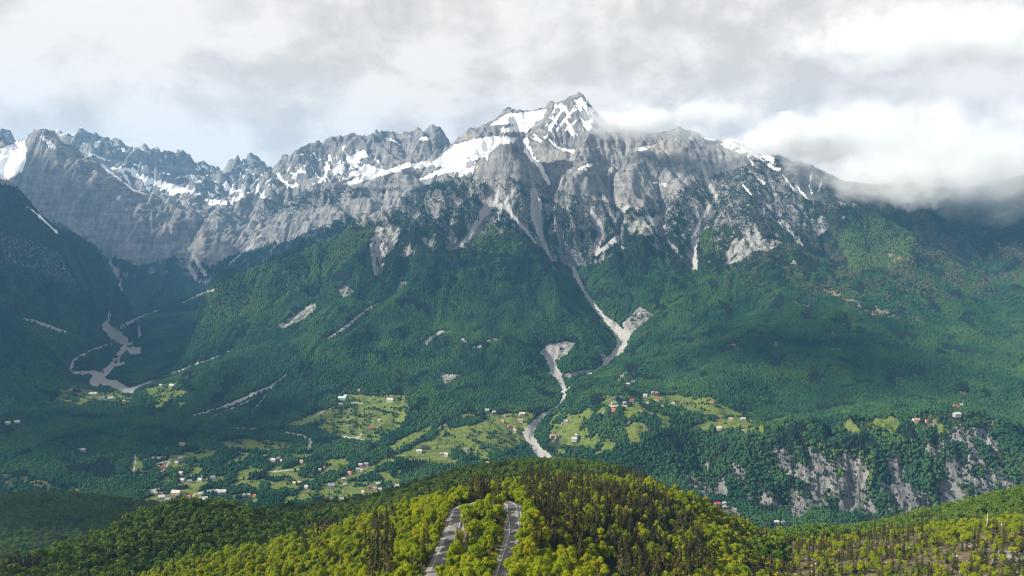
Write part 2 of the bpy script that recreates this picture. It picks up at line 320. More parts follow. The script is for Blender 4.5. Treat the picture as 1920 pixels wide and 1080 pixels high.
# ------------------------------------------------------------------ near road: pixels -> ground, then a bench cut for it
ROAD_R = [(939,1110),(942,1080),(952,1048),(960,1025),(966,1003),(963,985),(960,968),(961,955),(957,947),(947,943)]
ROAD_L = [(905,944),(880,949),(863,954),(857,966),(854,985),(848,1005),(841,1025),(832,1042),(824,1060),(812,1085),(800,1115)]
def road_path():
    pr = hit([p[0] for p in ROAD_R], [p[1] for p in ROAD_R], tol=0); pl = hit([p[0] for p in ROAD_L], [p[1] for p in ROAD_L])
    c = np.vstack([pr, pl]); c = c[~np.isnan(c[:, 0])]
    # Catmull-Rom, then even spacing and smoothed height
    o = []
    for k in range(len(c) - 1):
        p0, p1, p2, p3 = c[max(k - 1, 0)], c[k], c[k + 1], c[min(k + 2, len(c) - 1)]
        for t in np.linspace(0, 1, 24, endpoint=False):
            o.append(.5 * (2 * p1 + (p2 - p0) * t + (2 * p0 - 5 * p1 + 4 * p2 - p3) * t * t + (3 * p1 - p0 - 3 * p2 + p3) * t ** 3))
    o = np.array(o); d = np.r_[0, np.cumsum(np.hypot(*np.diff(o[:, :2], axis=0).T))]
    s = np.arange(0, d[-1], 2.0); o = np.stack([np.interp(s, d, o[:, k]) for k in range(3)], 1)
    for _ in range(14):
        o[1:-1] = .25 * o[:-2] + .5 * o[1:-1] + .25 * o[2:]
    return o
ROAD = road_path()
FC = 2.5; fx_ = np.arange(-420, 560 + 1, FC); fy_ = np.arange(60, 900 + 1, FC)
FXX, FYY = np.meshgrid(fx_, fy_)
HF = Hat(FXX, FYY)
edge = np.minimum.reduce([FXX + 420, 560 - FXX, FYY - 60, 900 - FYY]); em = sstep(0, 60, edge)
HF += em * (fbm(FXX / 22, FYY / 22, 3, .5, seed=61) * .9)
def near_path(X, Y, path):
    dm = np.full(X.shape, 1e9); zz = np.zeros(X.shape)
    for p in path:
        d = np.hypot(X - p[0], Y - p[1]); w = d < dm; dm[w] = d[w]; zz[w] = p[2]
    return dm, zz
RD, RZ = near_path(FXX, FYY, ROAD)
rw = 1 - sstep(4.2, 11.0, RD)
HF = HF * (1 - rw) + (RZ - 0.35) * rw
def ground(x, y):
    x = np.asarray(x, float); y = np.asarray(y, float)
    n = (x > -419) & (x < 559) & (y > 61) & (y < 899)
    return np.where(n, up2(HF, fx_, fy_, x, y), Hat(x, y))
def road_dist(x, y): return up2(np.minimum(RD, 99), fx_, fy_, np.asarray(x, float), np.asarray(y, float))
# ------------------------------------------------------------------ land cover, drawn as outlines seen in the photograph and carried to the ground they lie on
IW, IH = 1920, 1080
def poly_mask(pts, val=1.0, into=None):
    m = into; p = np.array(pts, float)
    x0, x1 = max(int(p[:, 0].min()) - 1, 0), min(int(p[:, 0].max()) + 2, IW); y0, y1 = max(int(p[:, 1].min()) - 1, 0), min(int(p[:, 1].max()) + 2, IH)
    if x1 <= x0 or y1 <= y0: return
    yy, xx = np.mgrid[y0:y1, x0:x1] + .5
    ins = np.zeros(xx.shape, bool); n = len(p)
    for i in range(n):
        a, b = p[i], p[(i + 1) % n]
        if a[1] == b[1]: continue
        c = (a[1] > yy) != (b[1] > yy); ins ^= c & (xx < (b[0] - a[0]) * (yy - a[1]) / (b[1] - a[1]) + a[0])
    sub = m[y0:y1, x0:x1]; sub[ins] = np.maximum(sub[ins], val) if val >= 0 else np.minimum(sub[ins], -val - 1)
def line_mask(pts, m, val=1.0):
    for a, b in zip(pts[:-1], pts[1:]):
        wa = (a[2] if len(a) > 2 else 4) / 2; wb = (b[2] if len(b) > 2 else 4) / 2; w = max(wa, wb) + 1
        x0, x1 = max(int(min(a[0], b[0]) - w), 0), min(int(max(a[0], b[0]) + w) + 1, IW); y0, y1 = max(int(min(a[1], b[1]) - w), 0), min(int(max(a[1], b[1]) + w) + 1, IH)
        if x1 <= x0 or y1 <= y0: continue
        yy, xx = np.mgrid[y0:y1, x0:x1] + .5
        dx, dy = b[0] - a[0], b[1] - a[1]; t = np.clip(((xx - a[0]) * dx + (yy - a[1]) * dy) / (dx * dx + dy * dy + 1e-9), 0, 1)
        d = np.hypot(xx - a[0] - t * dx, yy - a[1] - t * dy); ww = wa + (wb - wa) * t
        v = np.clip(ww - d + .5, 0, 1) * val; m[y0:y1, x0:x1] = np.maximum(m[y0:y1, x0:x1], v)
Z0 = lambda: np.zeros((IH, IW), np.float32)
M = {k: Z0() for k in ('rock', 'mixed', 'snow', 'speck', 'scree', 'bed', 'grass', 'dry', 'open', 'lit')}
# bare rock of the high mountains
poly_mask([(820,300),(850,270),(900,232),(985,196),(1090,178),(1130,210),(1270,222),(1400,262),(1450,282),(1450,300),(1380,312),(1330,330),(1290,350),(1240,372),(1190,392),(1120,362),(1080,366),(1030,345),(960,335),(905,350),(860,335),(820,345),(780,350)], 1, M['rock'])
poly_mask([(-5,230),(75,240),(140,262),(260,352),(450,362),(520,322),(540,280),(650,255),(830,240),(860,270),(850,300),(800,350),(760,375),(690,395),(640,412),(600,440),(540,452),(500,462),(430,480),(400,500),(330,482),(260,500),(200,478),(120,420),(30,352),(-5,345)], 1, M['rock'])
for p in ([(-5,430),(60,448),(112,470),(135,515),(150,540),(100,522),(40,500),(-5,492)], [(60,345),(80,350),(60,360)]): poly_mask(p, .42, M['rock'])
# rock with scattered dark pines below it
poly_mask([(775,352),(860,335),(960,335),(1080,366),(1190,392),(1300,345),(1450,290),(1560,322),(1640,370),(1600,400),(1540,440),(1490,470),(1430,480),(1360,502),(1300,508),(1240,470),(1190,455),(1130,492),(1075,502),(1040,492),(985,436),(930,428),(870,464),(800,474),(740,484),(704,518),(684,468),(735,402)], 1, M['mixed'])
poly_mask([(190,470),(260,498),(330,480),(400,498),(500,462),(640,412),(620,445),(560,470),(500,500),(440,520),(400,540),(340,520),(230,520)], .8, M['mixed'])
poly_mask([(340,375),(480,370),(640,350),(760,352),(690,370),(560,395),(470,410),(380,400)], .45, M['mixed'])
poly_mask([(1640,370),(1760,380),(1900,430),(1900,470),(1800,430),(1700,410),(1620,400)], .3, M['mixed'])
# limestone crags above the gorge
for p in ([(1470,862),(1498,836),(1560,850),(1600,858),(1632,870),(1622,932),(1590,928),(1540,922),(1500,902),(1482,886)], [(1652,905),(1700,908),(1748,925),(1742,962),(1680,948)],
          [(1735,832),(1800,816),(1838,850),(1852,880),(1905,912),(1845,935),(1800,902),(1760,872)], [(1282,885),(1312,905),(1372,915),(1366,934),(1320,938),(1288,906)], [(1368,868),(1402,880),(1388,902)],
          [(1445,838),(1478,832),(1472,870),(1455,862)], [(1570,955),(1600,900),(1625,930),(1600,960)], [(1620,950),(1660,958),(1650,975),(1625,978)], [(1465,955),(1510,950),(1520,968),(1480,972)], [(1790,800),(1850,800),(1880,850),(1810,830)]): poly_mask(p, .9, M['rock'])
poly_mask([(1280,880),(1400,850),(1470,830),(1600,835),(1720,810),(1850,790),(1920,860),(1920,960),(1640,985),(1440,975),(1320,945)], .5, M['mixed'])
# pale cliffs and slips in the forest
for p in ([(515,612),(548,590),(590,564),(597,580),(562,604),(530,618)], [(628,548),(645,532),(668,545),(645,562)], [(732,552),(752,526),(768,528),(748,552)], [(788,648),(800,632),(830,618),(852,620),(815,634),(800,650)], [(858,642),(870,630),(877,642)],
          [(880,652),(905,644),(900,656)], [(905,640),(925,631),(942,638),(920,643)], [(820,690),(836,700),(868,700),(850,716),(830,722)], [(1165,605),(1200,572),(1228,590),(1190,622),(1175,642)], [(1106,636),(1118,640),(1142,672),(1134,688),(1118,656)],
          [(1355,500),(1372,450),(1418,418),(1428,440),(1472,455),(1440,472),(1410,472),(1388,492)], [(1480,496),(1490,484),(1498,500)], [(1010,660),(1040,640),(1082,640),(1070,660),(1045,680),(1030,690)], [(1050,700),(1110,690),(1105,698),(1060,712)], [(1150,718),(1172,695),(1178,698),(1160,718)],
          [(690,450),(715,425),(745,415),(752,432),(735,460),(712,500),(700,515)], [(1170,430),(1200,405),(1240,405),(1250,430),(1210,445)]): poly_mask(p, .5, M['scree'])
SCREE_LINES_B = [[(1058,748,5),(1042,764,4),(1022,776,6)], [(1124,691,4),(1082,712,3),(1060,735,4)]]
SCREE_LINES = SCREE_LINES_B + [[(930,360,10),(922,380,24),(905,402,12),(885,436,7),(862,462,4)], [(938,385,8),(936,412,6)], [(966,352,5),(948,380,8),(960,405,7),(985,430,5),(1003,455,4)], [(1000,360,14),(1006,385,22),(1005,405,18),(1011,432,13),(1018,455,8),(1036,490,3)],
    [(1100,388,5),(1122,415,9),(1127,432,5)], [(1118,476,8),(1125,455,6)], [(1186,380,6),(1160,400,8),(1154,416,4)], [(1156,448,14),(1135,465,8),(1116,476,5)], [(1304,505,8),(1303,472,8),(1299,445,9),(1315,410,5),(1343,370,6)], [(1318,312,6),(1328,345,9),(1343,366,5)],
    [(1075,503,7),(1082,520,9),(1095,545,7),(1110,570,10),(1132,595,9),(1150,612,16),(1168,632,26),(1162,655,18),(1142,675,10),(1124,691,4)], [(1035,655,22),(1033,680,16),(1045,705,15),(1056,725,11),(1058,748,6)], [(1030,700,6),(1048,715,6)],
    [(1022,776,7),(1003,793,14),(990,812,18),(998,832,18),(1012,850,20),(1030,866,20)],
    [(705,515,7),(712,480,10),(714,450,12),(710,430,14)], [(728,472,7),(745,438,9)], [(612,636,3),(650,612,6),(682,585,5),(716,564,3)], [(45,597,3),(80,608,7),(128,625,4)], [(355,445,5),(350,490,8),(366,522,7)], [(362,478,6),(385,516,9)], [(432,492,4),(470,462,4),(490,440,3)], [(500,478,3),(525,455,3)],
    [(205,490,6),(214,505,9),(224,522,6),(228,548,4)], [(410,540,4),(372,554,5),(342,568,2)], [(236,734,9),(290,714,4),(350,690,4),(400,671,3),(442,654,3)], [(362,780,5),(420,764,6),(470,742,7),(510,724,6),(536,703,3)], [(395,784,4),(440,764,3),(478,746,3)], [(462,786,3),(498,742,3)],
    [(133,696,6),(136,680,6),(150,668,5),(185,652,4),(216,643,4)], [(178,716,22),(195,702,16),(215,682,13),(226,662,12),(242,645,16)], [(236,642,18),(212,625,22),(196,612,12),(203,600,6),(205,585,3)], [(140,700,5),(180,700,8)], [(250,652,4),(265,655,4)], [(262,632,4),(262,612,3)], [(190,715,12),(220,722,10),(250,735,6)], [(225,615,4),(260,596,4),(300,582,2)], [(205,690,5),(232,682,6)], [(245,660,10),(262,662,6)],
    [(415,803,3),(440,803,3),(480,805,3)], [(533,812,3),(565,816,4),(582,826,5),(578,842,7)], [(630,818,3),(665,822,4),(702,830,3)], [(670,822,3),(680,812,2)]]
SCREE_LINES[33:42] = [[(a, b, c * 1.35) for a, b, c in l] for l in SCREE_LINES[33:42]]
for l in SCREE_LINES: line_mask(l, M['scree'])
for l in SCREE_LINES[12:16] + SCREE_LINES[33:42]: line_mask(l, M['bed'])
# tracks, yards and bare ground around the village
for l in ([(500,884,4),(520,884,4),(575,879,2)], [(430,842,2),(450,848,3),(462,852,2)], [(270,862,5),(302,858,4)], [(290,870,3),(320,862,4),(310,878,5),(300,884,4)], [(268,930,4),(290,918,6),(306,914,4)], [(360,928,3),(390,920,7),(410,920,6)], [(575,780,2),(600,775,2),(640,757,3),(682,755,2)], [(980,845,2),(1000,833,2)], [(1215,758,2),(1240,764,2)], [(1245,768,2),(1270,773,2)], [(95,838,4),(105,840,4)], [(130,850,3),(150,842,4),(165,840,2)], [(252,855,8),(252,880,4),(250,895,3)]): line_mask(l, M['scree'], .8)
for p in ([(283,945),(300,918),(345,915),(385,925),(415,930),(400,945),(360,948),(320,950)], [(600,905),(625,900),(680,868),(700,872),(700,885),(660,895),(640,905)], [(550,925),(560,918),(610,915),(606,922),(575,928)], [(270,855),(325,853),(330,870),(300,888)], [(-5,880),(60,895),(150,915),(170,925),(-5,935)], [(1325,935),(1360,940),(1400,965),(1390,972),(1340,958)], [(1430,984),(1475,990),(1480,1004),(1440,996)]): poly_mask(p, .55, M['dry'])
# meadows
for p in ([(725,838),(750,824),(800,800),(810,797),(806,806),(772,832),(735,846)], [(728,856),(760,846),(800,826),(845,815),(862,803),(880,812),(862,832),(840,862),(800,866)], [(880,800),(925,778),(988,772),(978,795),(940,805),(890,815)], [(500,892),(522,880),(562,877),(560,888),(522,897)], [(500,905),(540,900),(548,912),(515,915)],
          [(595,866),(640,858),(652,862),(655,874),(630,876)], [(704,884),(728,884),(740,900),(722,905)], [(530,798),(600,770),(642,765),(622,785),(560,800)], [(355,968),(395,969),(395,976),(360,976)], [(590,925),(615,920),(610,940)], [(365,875),(385,877),(380,885),(362,884)], [(400,893),(425,892),(420,903),(398,904)],
          [(1172,770),(1202,764),(1226,778),(1190,776)], [(655,915),(675,925),(660,932)], [(1340,994),(1480,1000),(1495,1008),(1470,1010)], [(1465,990),(1500,994),(1495,1000),(1475,998)], [(1245,740),(1270,738),(1300,752),(1262,760)], [(1595,1000),(1640,975),(1660,985)], [(1240,793),(1290,793),(1290,796),(1240,796)], [(560,905),(540,897),(575,895),(590,902)], [(640,908),(660,905),(655,913)], [(800,868),(860,860),(850,872)]): poly_mask(p, .95, M['grass'])
for p in ([(590,802),(650,765),(722,750),(772,766),(752,800),(700,832),(640,822)], [(1330,785),(1400,783),(1425,800),(1350,805)], [(110,735),(250,735),(250,755),(130,752)], [(270,735),(300,725),(360,735),(300,760)], [(860,815),(990,775),(985,830),(940,850),(870,850)], [(640,740),(760,740),(770,765),(660,762)], [(400,830),(470,820),(560,830),(540,845),(450,845)], [(1190,740),(1330,745),(1420,790),(1300,775)], [(1590,790),(1660,785),(1680,800),(1610,805)], [(600,905),(720,900),(680,940),(600,930)], [(1035,795),(1100,790),(1110,840),(1050,835)]): poly_mask(p, .55, M['grass'])
for p in ([(1535,542),(1560,540),(1602,560),(1660,575),(1750,603),(1690,604),(1640,597),(1600,572),(1550,563)], [(1485,560),(1520,570),(1516,590),(1488,585)], [(1360,640),(1395,634),(1392,656),(1368,662)], [(1535,652),(1592,654),(1582,668),(1545,664)], [(1790,735),(1815,733),(1822,757),(1795,752)], [(1440,640),(1460,640),(1455,655)], [(1540,620),(1560,618),(1570,632),(1545,632)], [(1800,786),(1838,780),(1835,786),(1805,790)], [(1660,470),(1720,490),(1715,505),(1670,490)], [(1860,450),(1915,470),(1918,480),(1870,465)], [(1150,700),(1180,695),(1200,722),(1160,726)]): poly_mask(p, .75, M['dry'])
# mosaic of small fields round the hamlets
for p in ([(240,860),(420,835),(600,850),(740,860),(770,920),(640,950),(480,955),(270,955)], [(100,722),(360,720),(370,765),(110,765)], [(1020,775),(1140,740),(1300,740),(1440,780),(1430,815),(1250,810),(1120,850),(1040,850)], [(1580,782),(1860,775),(1860,812),(1600,815)], [(860,770),(1000,770),(990,860),(860,870),(730,870)]): poly_mask(p, 1, M['open'])
# snow
for p in ([(918,234),(948,213),(1000,208),(1026,204),(1018,222),(1000,231),(955,233)], [(932,242),(985,229),(1002,232),(988,248),(948,247)], [(808,306),(850,272),(880,262),(920,255),(975,257),(962,268),(935,272),(912,292),(885,302),(850,310),(815,314)], [(780,338),(832,313),(892,304),(882,320),(838,324),(800,336)], [(0,277),(47,262),(50,300),(42,322),(12,338),(0,335)],
          [(72,253),(88,258),(108,276),(95,279)], [(228,316),(250,312),(262,326),(300,338),(372,360),(330,362),(270,342)], [(645,298),(682,280),(692,292),(662,302)], [(690,306),(722,320),(762,304),(782,308),(742,322),(650,332)], [(708,254),(745,264),(752,272),(728,262)], [(780,262),(800,254),(806,262)], [(640,346),(662,335),(705,320),(742,322),(700,335),(660,346)], [(765,310),(800,300),(812,306),(790,318)], [(1080,318),(1108,304),(1112,309),(1098,320)]): poly_mask(p, 1, M['snow'])
for p in ([(430,368),(500,340),(545,302),(560,290),(640,272),(700,288),(720,320),(640,338),(560,348),(510,372),(450,380)], [(845,312),(900,300),(1000,250),(1030,250),(1000,300),(940,300),(860,335)], [(1020,245),(1040,195),(1090,183),(1112,205),(1110,240),(1060,270)], [(1300,235),(1380,258),(1450,290),(1460,320),(1400,290),(1320,262)], [(140,265),(200,300),(280,350),(370,365),(300,365),(220,330)], [(330,375),(440,372),(440,385),(350,385)]): poly_mask(p, 1, M['speck'])
for l in ([(1028,244,5),(1040,225,7),(1056,203,4)], [(1045,242,5),(1066,214,6),(1101,188,5)], [(1097,234,9),(1112,222,6)], [(1060,245,3),(1082,222,4)], [(1300,234,4),(1360,256,6),(1432,280,6)], [(1362,266,4),(1400,281,6),(1446,302,5)], [(1385,275,3),(1425,298,5)], [(1440,310,6),(1460,318,8)], [(985,282,9),(1000,300,7),(1012,310,9),(1022,330,9),(1030,343,5)], [(1073,284,8),(1045,277,5),(1030,262,4)], [(1200,280,8),(1214,276,7)], [(1226,342,6),(1248,346,5)], [(1460,415,6),(1470,425,5),(1487,441,2)], [(1467,327,4),(1488,357,3)], [(1493,350,5),(1512,371,4)], [(1522,325,4),(1518,350,4),(1522,366,3)], [(1540,335,3),(1535,358,3)], [(1393,347,5),(1408,365,3)], [(1420,335,3),(1432,345,4)], [(1400,290,3),(1412,310,4)], [(165,288,6),(208,302,5)], [(190,310,5),(250,356,4),(282,366,3)], [(48,385,4),(75,406,4),(106,436,5)], [(1262,236,4),(1272,226,3)], [(318+50,300,3),(375,318,4)], [(378,308,5),(395,320,4)]): line_mask(l, M['snow'])
for p in ([(560,475),(700,402),(772,376),(748,408),(690,452),(640,505),(520,570),(400,620),(362,600),(385,545),(470,505)], [(1310,435),(1345,430),(1350,470),(1318,480)], [(1560,440),(1640,400),(1720,440),(1700,500),(1600,510)], [(900,420),(950,425),(985,450),(960,480),(880,470)], [(1640,940),(1640,850),(1500,830)]): poly_mask(p, 1, M['lit'])  # lighter green woods; their sunlit look is put into the leaf colour
M = {k: blur(v, 1) for k, v in M.items()}
def look(k, px, py):
    i = np.clip(px, 0, IW - 1).astype(int); j = np.clip(py, 0, IH - 1).astype(int); return M[k][j, i]
def layer_of(x, y):
    i = np.clip(np.rint((x - gx[0]) / CELL), 0, len(gx) - 1).astype(int); j = np.clip(np.rint((y - gy[0]) / CELL), 0, len(gy) - 1).astype(int); return LID[j, i]

# ------------------------------------------------------------------ terrain meshes
NC = 880
az = np.radians(np.linspace(-43, 43, NC))
rr_ = [70.0]
while rr_[-1] < 7700:
    r = rr_[-1]; rr_.append(r + (3.2 if r < 760 else 7.0 if r < 1500 else 5.0 if r < 2600 else 5.6 if r < 5300 else 11.0))
rr_ = np.array(rr_); NR = len(rr_)
AZ, RR = np.meshgrid(az, rr_)
TX = RR * np.sin(AZ); TY = RR * np.cos(AZ); TZ = ground(TX, TY)
TL = layer_of(TX, TY)
rocky = np.isin(TL, [I['main_mountain'], I['rock_wall'], I['far_peaks']]) * sstep(220, 450, TZ)
TZ = TZ + rocky * (fbm(TX / 26, TY / 34, 4, .62, seed=71) * 7.0 + (ridged(TX / 85, TY / 150, 5, .6, seed=72) - 1.0) * 12)
gor = sstep(1540, 1600, TY) * (1 - sstep(1790, 1850, TY)) * sstep(350, 450, TX) * (TL == I['main_mountain'])
TZ = TZ + gor * ((ridged(TX / 34, TY / 60, 4, .6, seed=73) - 1.0) * 11 + fbm(TX / 14, TY / 14, 3, .6, seed=74) * 3)
el = (TZ - CZ) / RR
run = np.maximum.accumulate(el, 0)
VIS = el >= run - 14.0 / RR           # seen, or nearly so
tpx, tpy = proj(TX, TY, TZ)
jx = fbm(TX / 45, TY / 45, 5, .65, seed=80); jy = fbm(TX / 45, TY / 45, 5, .65, seed=90)
jit = np.clip(14000 / RR, 3.0, 8.0)
lx = tpx + jx * jit; ly = tpy + jy * jit
fx2 = tpx + jx * 1.6; fy2 = tpy + jy * 1.6
C = {k: np.where(VIS, look(k, lx, ly) if k in ('rock', 'mixed', 'open', 'speck') else look(k, fx2, fy2), 0) for k in M}
farm = TY > 1350
for k in C:
    C[k] = C[k] * farm
opn = C['open'] * sstep(.08, .3, fbm(TX / 55, TY / 70, 3, .5, seed=120))
C['grass'] = np.maximum(C['grass'], opn * .8)
C['dry'] = np.maximum(C['dry'], C['open'] * sstep(.35, .5, fbm(TX / 40, TY / 40, 3, .5, seed=121)) * .7)
high = np.isin(TL, [I['rock_wall'], I['far_peaks']])
C['rock'] = np.where(~VIS & (high | ((TL == I['main_mountain']) & (TZ > 520))), 1, C['rock'])
C['rock'] = np.where(TL == I['far_peaks'], 1, C['rock'])
nse = fbm(TX / 38, TY / 55, 5, .62, seed=100)
hb = np.isin(TL, [I['main_mountain'], I['rock_wall'], I['far_peaks']]) & (tpx < 1500)
C['rock'] = np.where(hb, np.maximum(C['rock'], sstep(570, 680, TZ + 60 * nse)), C['rock'])
C['rock'] = C['rock'] * np.where(farm & (TY < 1900) & (TX > 300), sstep(-.75, -.15, nse), 1)
C['scree'] = C['scree'] * np.where(look('bed', tpx, tpy) > .3, 1, sstep(-.9, -.1, nse + .25))
gr_y, gr_x = np.gradient(H, CELL); SLOPE = blur(np.hypot(gr_x, gr_y), 1); tsl0 = np.clip(up2(SLOPE, gx, gy, TX, TY), 0, 2.5)
RIB = np.clip((H - blur(H, 36)) / 14.0, -1, 1); trib = up2(RIB, gx, gy, TX, TY)      # +1 on ribs, -1 in gullies
C['rock'] = np.clip(C['rock'] + C['mixed'] * (.32 + .7 * nse + .35 * (tsl0 - .9) - .75 * trib - .25 * sstep(960, 800, tpx)), 0, 1)
spk = fbm(TX / 55 + TZ / 90, TY / 120, 4, .6, seed=110)
gr_y, gr_x = np.gradient(H, CELL)
SLOPE = blur(np.hypot(gr_x, gr_y), 1)
tsl = up2(SLOPE, gx, gy, TX, TY)
C['snow'] = np.clip(np.maximum(C['snow'] * (.95 + .5 * spk), C['speck'] * sstep(-.1, .25, spk + .35 * (1.0 - tsl))), 0, 1)
C['snow'] = np.where((TL == I['far_peaks']), np.maximum(C['snow'], .9 * sstep(.1, .35, spk + .5 * (.6 - tsl) + .25 * sstep(1080, 900, TZ))), C['snow'])
C['snow'] = np.where(~VIS & (TZ > 950), sstep(-.1, .2, spk), C['snow'])
nearR = (TL == I['near_ridge'])
npx, npy = tpx, tpy
rightside = sstep(1385, 1440, npx + 25 * nse) * nearR
C['dry'] = np.maximum(C['dry'], rightside * .9)
knoll = sstep(1120, 1180, npx) * (1 - sstep(1260, 1300, npx)) * sstep(985, 1010, npy) * nearR
C['scree'] = np.maximum(C['scree'], np.clip(knoll * (.3 + nse), 0, .8) + np.clip(rightside * (nse * 1.2 - .2), 0, .5))
rdist = np.where(RR < 900, road_dist(TX, TY), 99)
C['scree'] = np.maximum(C['scree'], (1 - sstep(3.6, 6.5, rdist)) * .8)
C['dry'] = np.maximum(C['dry'], (1 - sstep(5, 11, rdist)) * .8)
names = {'valley': 'valley', 'main_mountain': 'mountain', 'left_mountain': 'mountain_slope', 'rock_wall': 'mountain_wall', 'far_peaks': 'mountain_peaks', 'wooded_hill': 'hill', 'middle_ridge': 'hill_ridge', 'right_ridge': 'hill_slope', 'near_ridge': 'hilltop'}
desc = {'valley': 'valley floor of meadows, tracks and woodland below the mountains', 'main_mountain': 'grey snow-streaked mountain with wooded lower slopes', 'left_mountain': 'dark wooded mountainside at the left edge of the valley',
        'rock_wall': 'pale grey rock wall and snowy ridge closing the valley', 'far_peaks': 'hazy blue jagged peaks under the cloud', 'wooded_hill': 'dark wooded hill at the lower left', 'middle_ridge': 'wooded ridge just beyond the near hilltop',
        'right_ridge': 'light green wooded slope beyond the rocky hillside', 'near_ridge': 'near hilltop carrying the road bend'}
def terrain_material():
    m = bpy.data.materials.new('terrain'); m.use_nodes = True; nt = m.node_tree; nt.nodes.clear(); L = nt.links.new
    out = N(nt, 'ShaderNodeOutputMaterial'); bs = N(nt, 'ShaderNodeBsdfPrincipled'); bs.inputs['Roughness'].default_value = .95; bs.inputs['Specular IOR Level'].default_value = .08
    L(bs.outputs[0], out.inputs[0])
    tc = N(nt, 'ShaderNodeTexCoord'); ob = tc.outputs['Object']
    def noise(scale, det=6, rough=.6, vec=None, sc=None, dist=0):
        t = N(nt, 'ShaderNodeTexNoise', inp={'Scale': scale, 'Detail': det, 'Roughness': rough, 'Distortion': dist}); src = vec or ob
        if sc:
            mp = N(nt, 'ShaderNodeMapping'); mp.inputs['Scale'].default_value = sc; L(src, mp.inputs[0]); src = mp.outputs[0]
        L(src, t.inputs['Vector']); return t.outputs[0]
    def mix(a, b, f):
        n = N(nt, 'ShaderNodeMix', data_type='RGBA')
        for v, s in ((f, 0), (a, 6), (b, 7)):
            if isinstance(v, (tuple, float, int)): n.inputs[s].default_value = v if not isinstance(v, tuple) else (*v, 1)
            else: L(v, n.inputs[s])
        return n.outputs[2]
    def math_(op, a, b=None, c=None):
        n = N(nt, 'ShaderNodeMath', operation=op)
        for i, v in enumerate((a, b, c)):
            if v is None: continue
            if isinstance(v, (int, float)): n.inputs[i].default_value = v
            else: L(v, n.inputs[i])
        return n.outputs[0]
    def thr(mask, nz, amp, lo, hi):      # mask with an edge broken up by noise
        v = math_('MULTIPLY_ADD', math_('SUBTRACT', nz, .5), amp, mask)
        n = N(nt, 'ShaderNodeMapRange', interpolation_type='SMOOTHSTEP', inp={'From Min': lo, 'From Max': hi}); L(v, n.inputs[0]); return n.outputs[0]
    def attr(nm):
        a = N(nt, 'ShaderNodeAttribute', attribute_name=nm); s = N(nt, 'ShaderNodeSeparateColor'); L(a.outputs['Color'], s.inputs[0]); return s.outputs[0], s.outputs[1], s.outputs[2], a.outputs['Alpha']
    rock, snow, scree, grass = attr('cover_a'); dry, _b, _c, _d = attr('cover_b')
    n10 = noise(.09, 8, .62); n40 = noise(.022, 8, .6); n200 = noise(.005, 6, .55); n3 = noise(.3, 6, .65)
    streak = noise(.035, 8, .65, sc=(1, .45, .25)); strat = noise(.03, 6, .6, sc=(.12, .12, 1.3), dist=.4)
    mixn = math_('ADD', math_('MULTIPLY', n10, .42), math_('ADD', math_('MULTIPLY', streak, .33), math_('MULTIPLY', n3, .25)))
    # woodland floor
    floor = mix((.015, .026, .012), (.035, .045, .02), n40)
    floor = mix(floor, (.07, .06, .035), thr(n10, n3, .6, .55, .8))
    rk = ramp(nt, [(.30, (.036, .037, .041)), (.42, (.105, .105, .107)), (.53, (.195, .189, .183)), (.72, (.38, .363, .342))]); L(streak, rk.inputs[0])
    rk2 = ramp(nt, [(.3, (.08, .081, .085)), (.48, (.165, .162, .158)), (.68, (.30, .288, .273))]); L(strat, rk2.inputs[0])
    rcol = mix(rk.outputs[0], rk2.outputs[0], .45)
    rcol = mix(rcol, (.10, .105, .10), math_('MULTIPLY', thr(n10, n3, .8, .52, .72), .55))       # lichen, cracks and low scrub
    rcol = mix(rcol, (.36, .30, .245), math_('MULTIPLY', thr(n200, n40, .6, .58, .75), .5))       # iron-stained limestone
    scol = mix((.16, .155, .147), (.47, .455, .43), math_('ADD', math_('MULTIPLY', n3, .6), math_('MULTIPLY', n10, .4)))
    gcol = mix((.085, .125, .022), (.15, .175, .04), n40); terr = noise(.05, 4, .55, sc=(.25, 1.6, 1)); gcol = mix(gcol, (.055, .08, .02), math_('MULTIPLY', thr(terr, n10, .4, .5, .6), .75))
    dcol = mix((.12, .082, .05), (.24, .19, .125), n10); dcol = mix(dcol, (.085, .095, .035), thr(n40, n3, .6, .42, .6))
    c = mix(floor, rcol, thr(rock, n10, .9, .35, .6))
    c = mix(c, dcol, thr(dry, n10, .7, .35, .6))
    c = mix(c, gcol, thr(grass, n10, .5, .3, .5))
    c = mix(c, scol, thr(scree, mixn, 1.05, .36, .62))
    c = mix(c, mix((.62, .63, .65), (.86, .87, .89), n40), thr(snow, mixn, 1.1, .42, .62))
    L(c, bs.inputs['Base Color'])
    hsum = math_('ADD', math_('MULTIPLY', n10, 5.0), math_('ADD', math_('MULTIPLY', n3, 1.5), math_('MULTIPLY', streak, 12.0)))
    bp = N(nt, 'ShaderNodeBump', inp={'Strength': 1.0, 'Distance': 1.6})
    flat = math_('SUBTRACT', 1, math_('MULTIPLY', snow, .8)); L(math_('MULTIPLY', hsum, flat), bp.inputs['Height']); L(bp.outputs[0], bs.inputs['Normal'])
    return m
TM = terrain_material()
ca_ = np.stack([C['rock'], C['snow'], C['scree'], C['grass']], -1).reshape(-1, 4).astype(np.float32)
cb_ = np.stack([C['dry'], C['dry'] * 0, C['dry'] * 0, C['dry'] * 0 + 1], -1).reshape(-1, 4).astype(np.float32)
V = np.stack([TX, TY, TZ], -1).reshape(-1, 3).astype(np.float32)
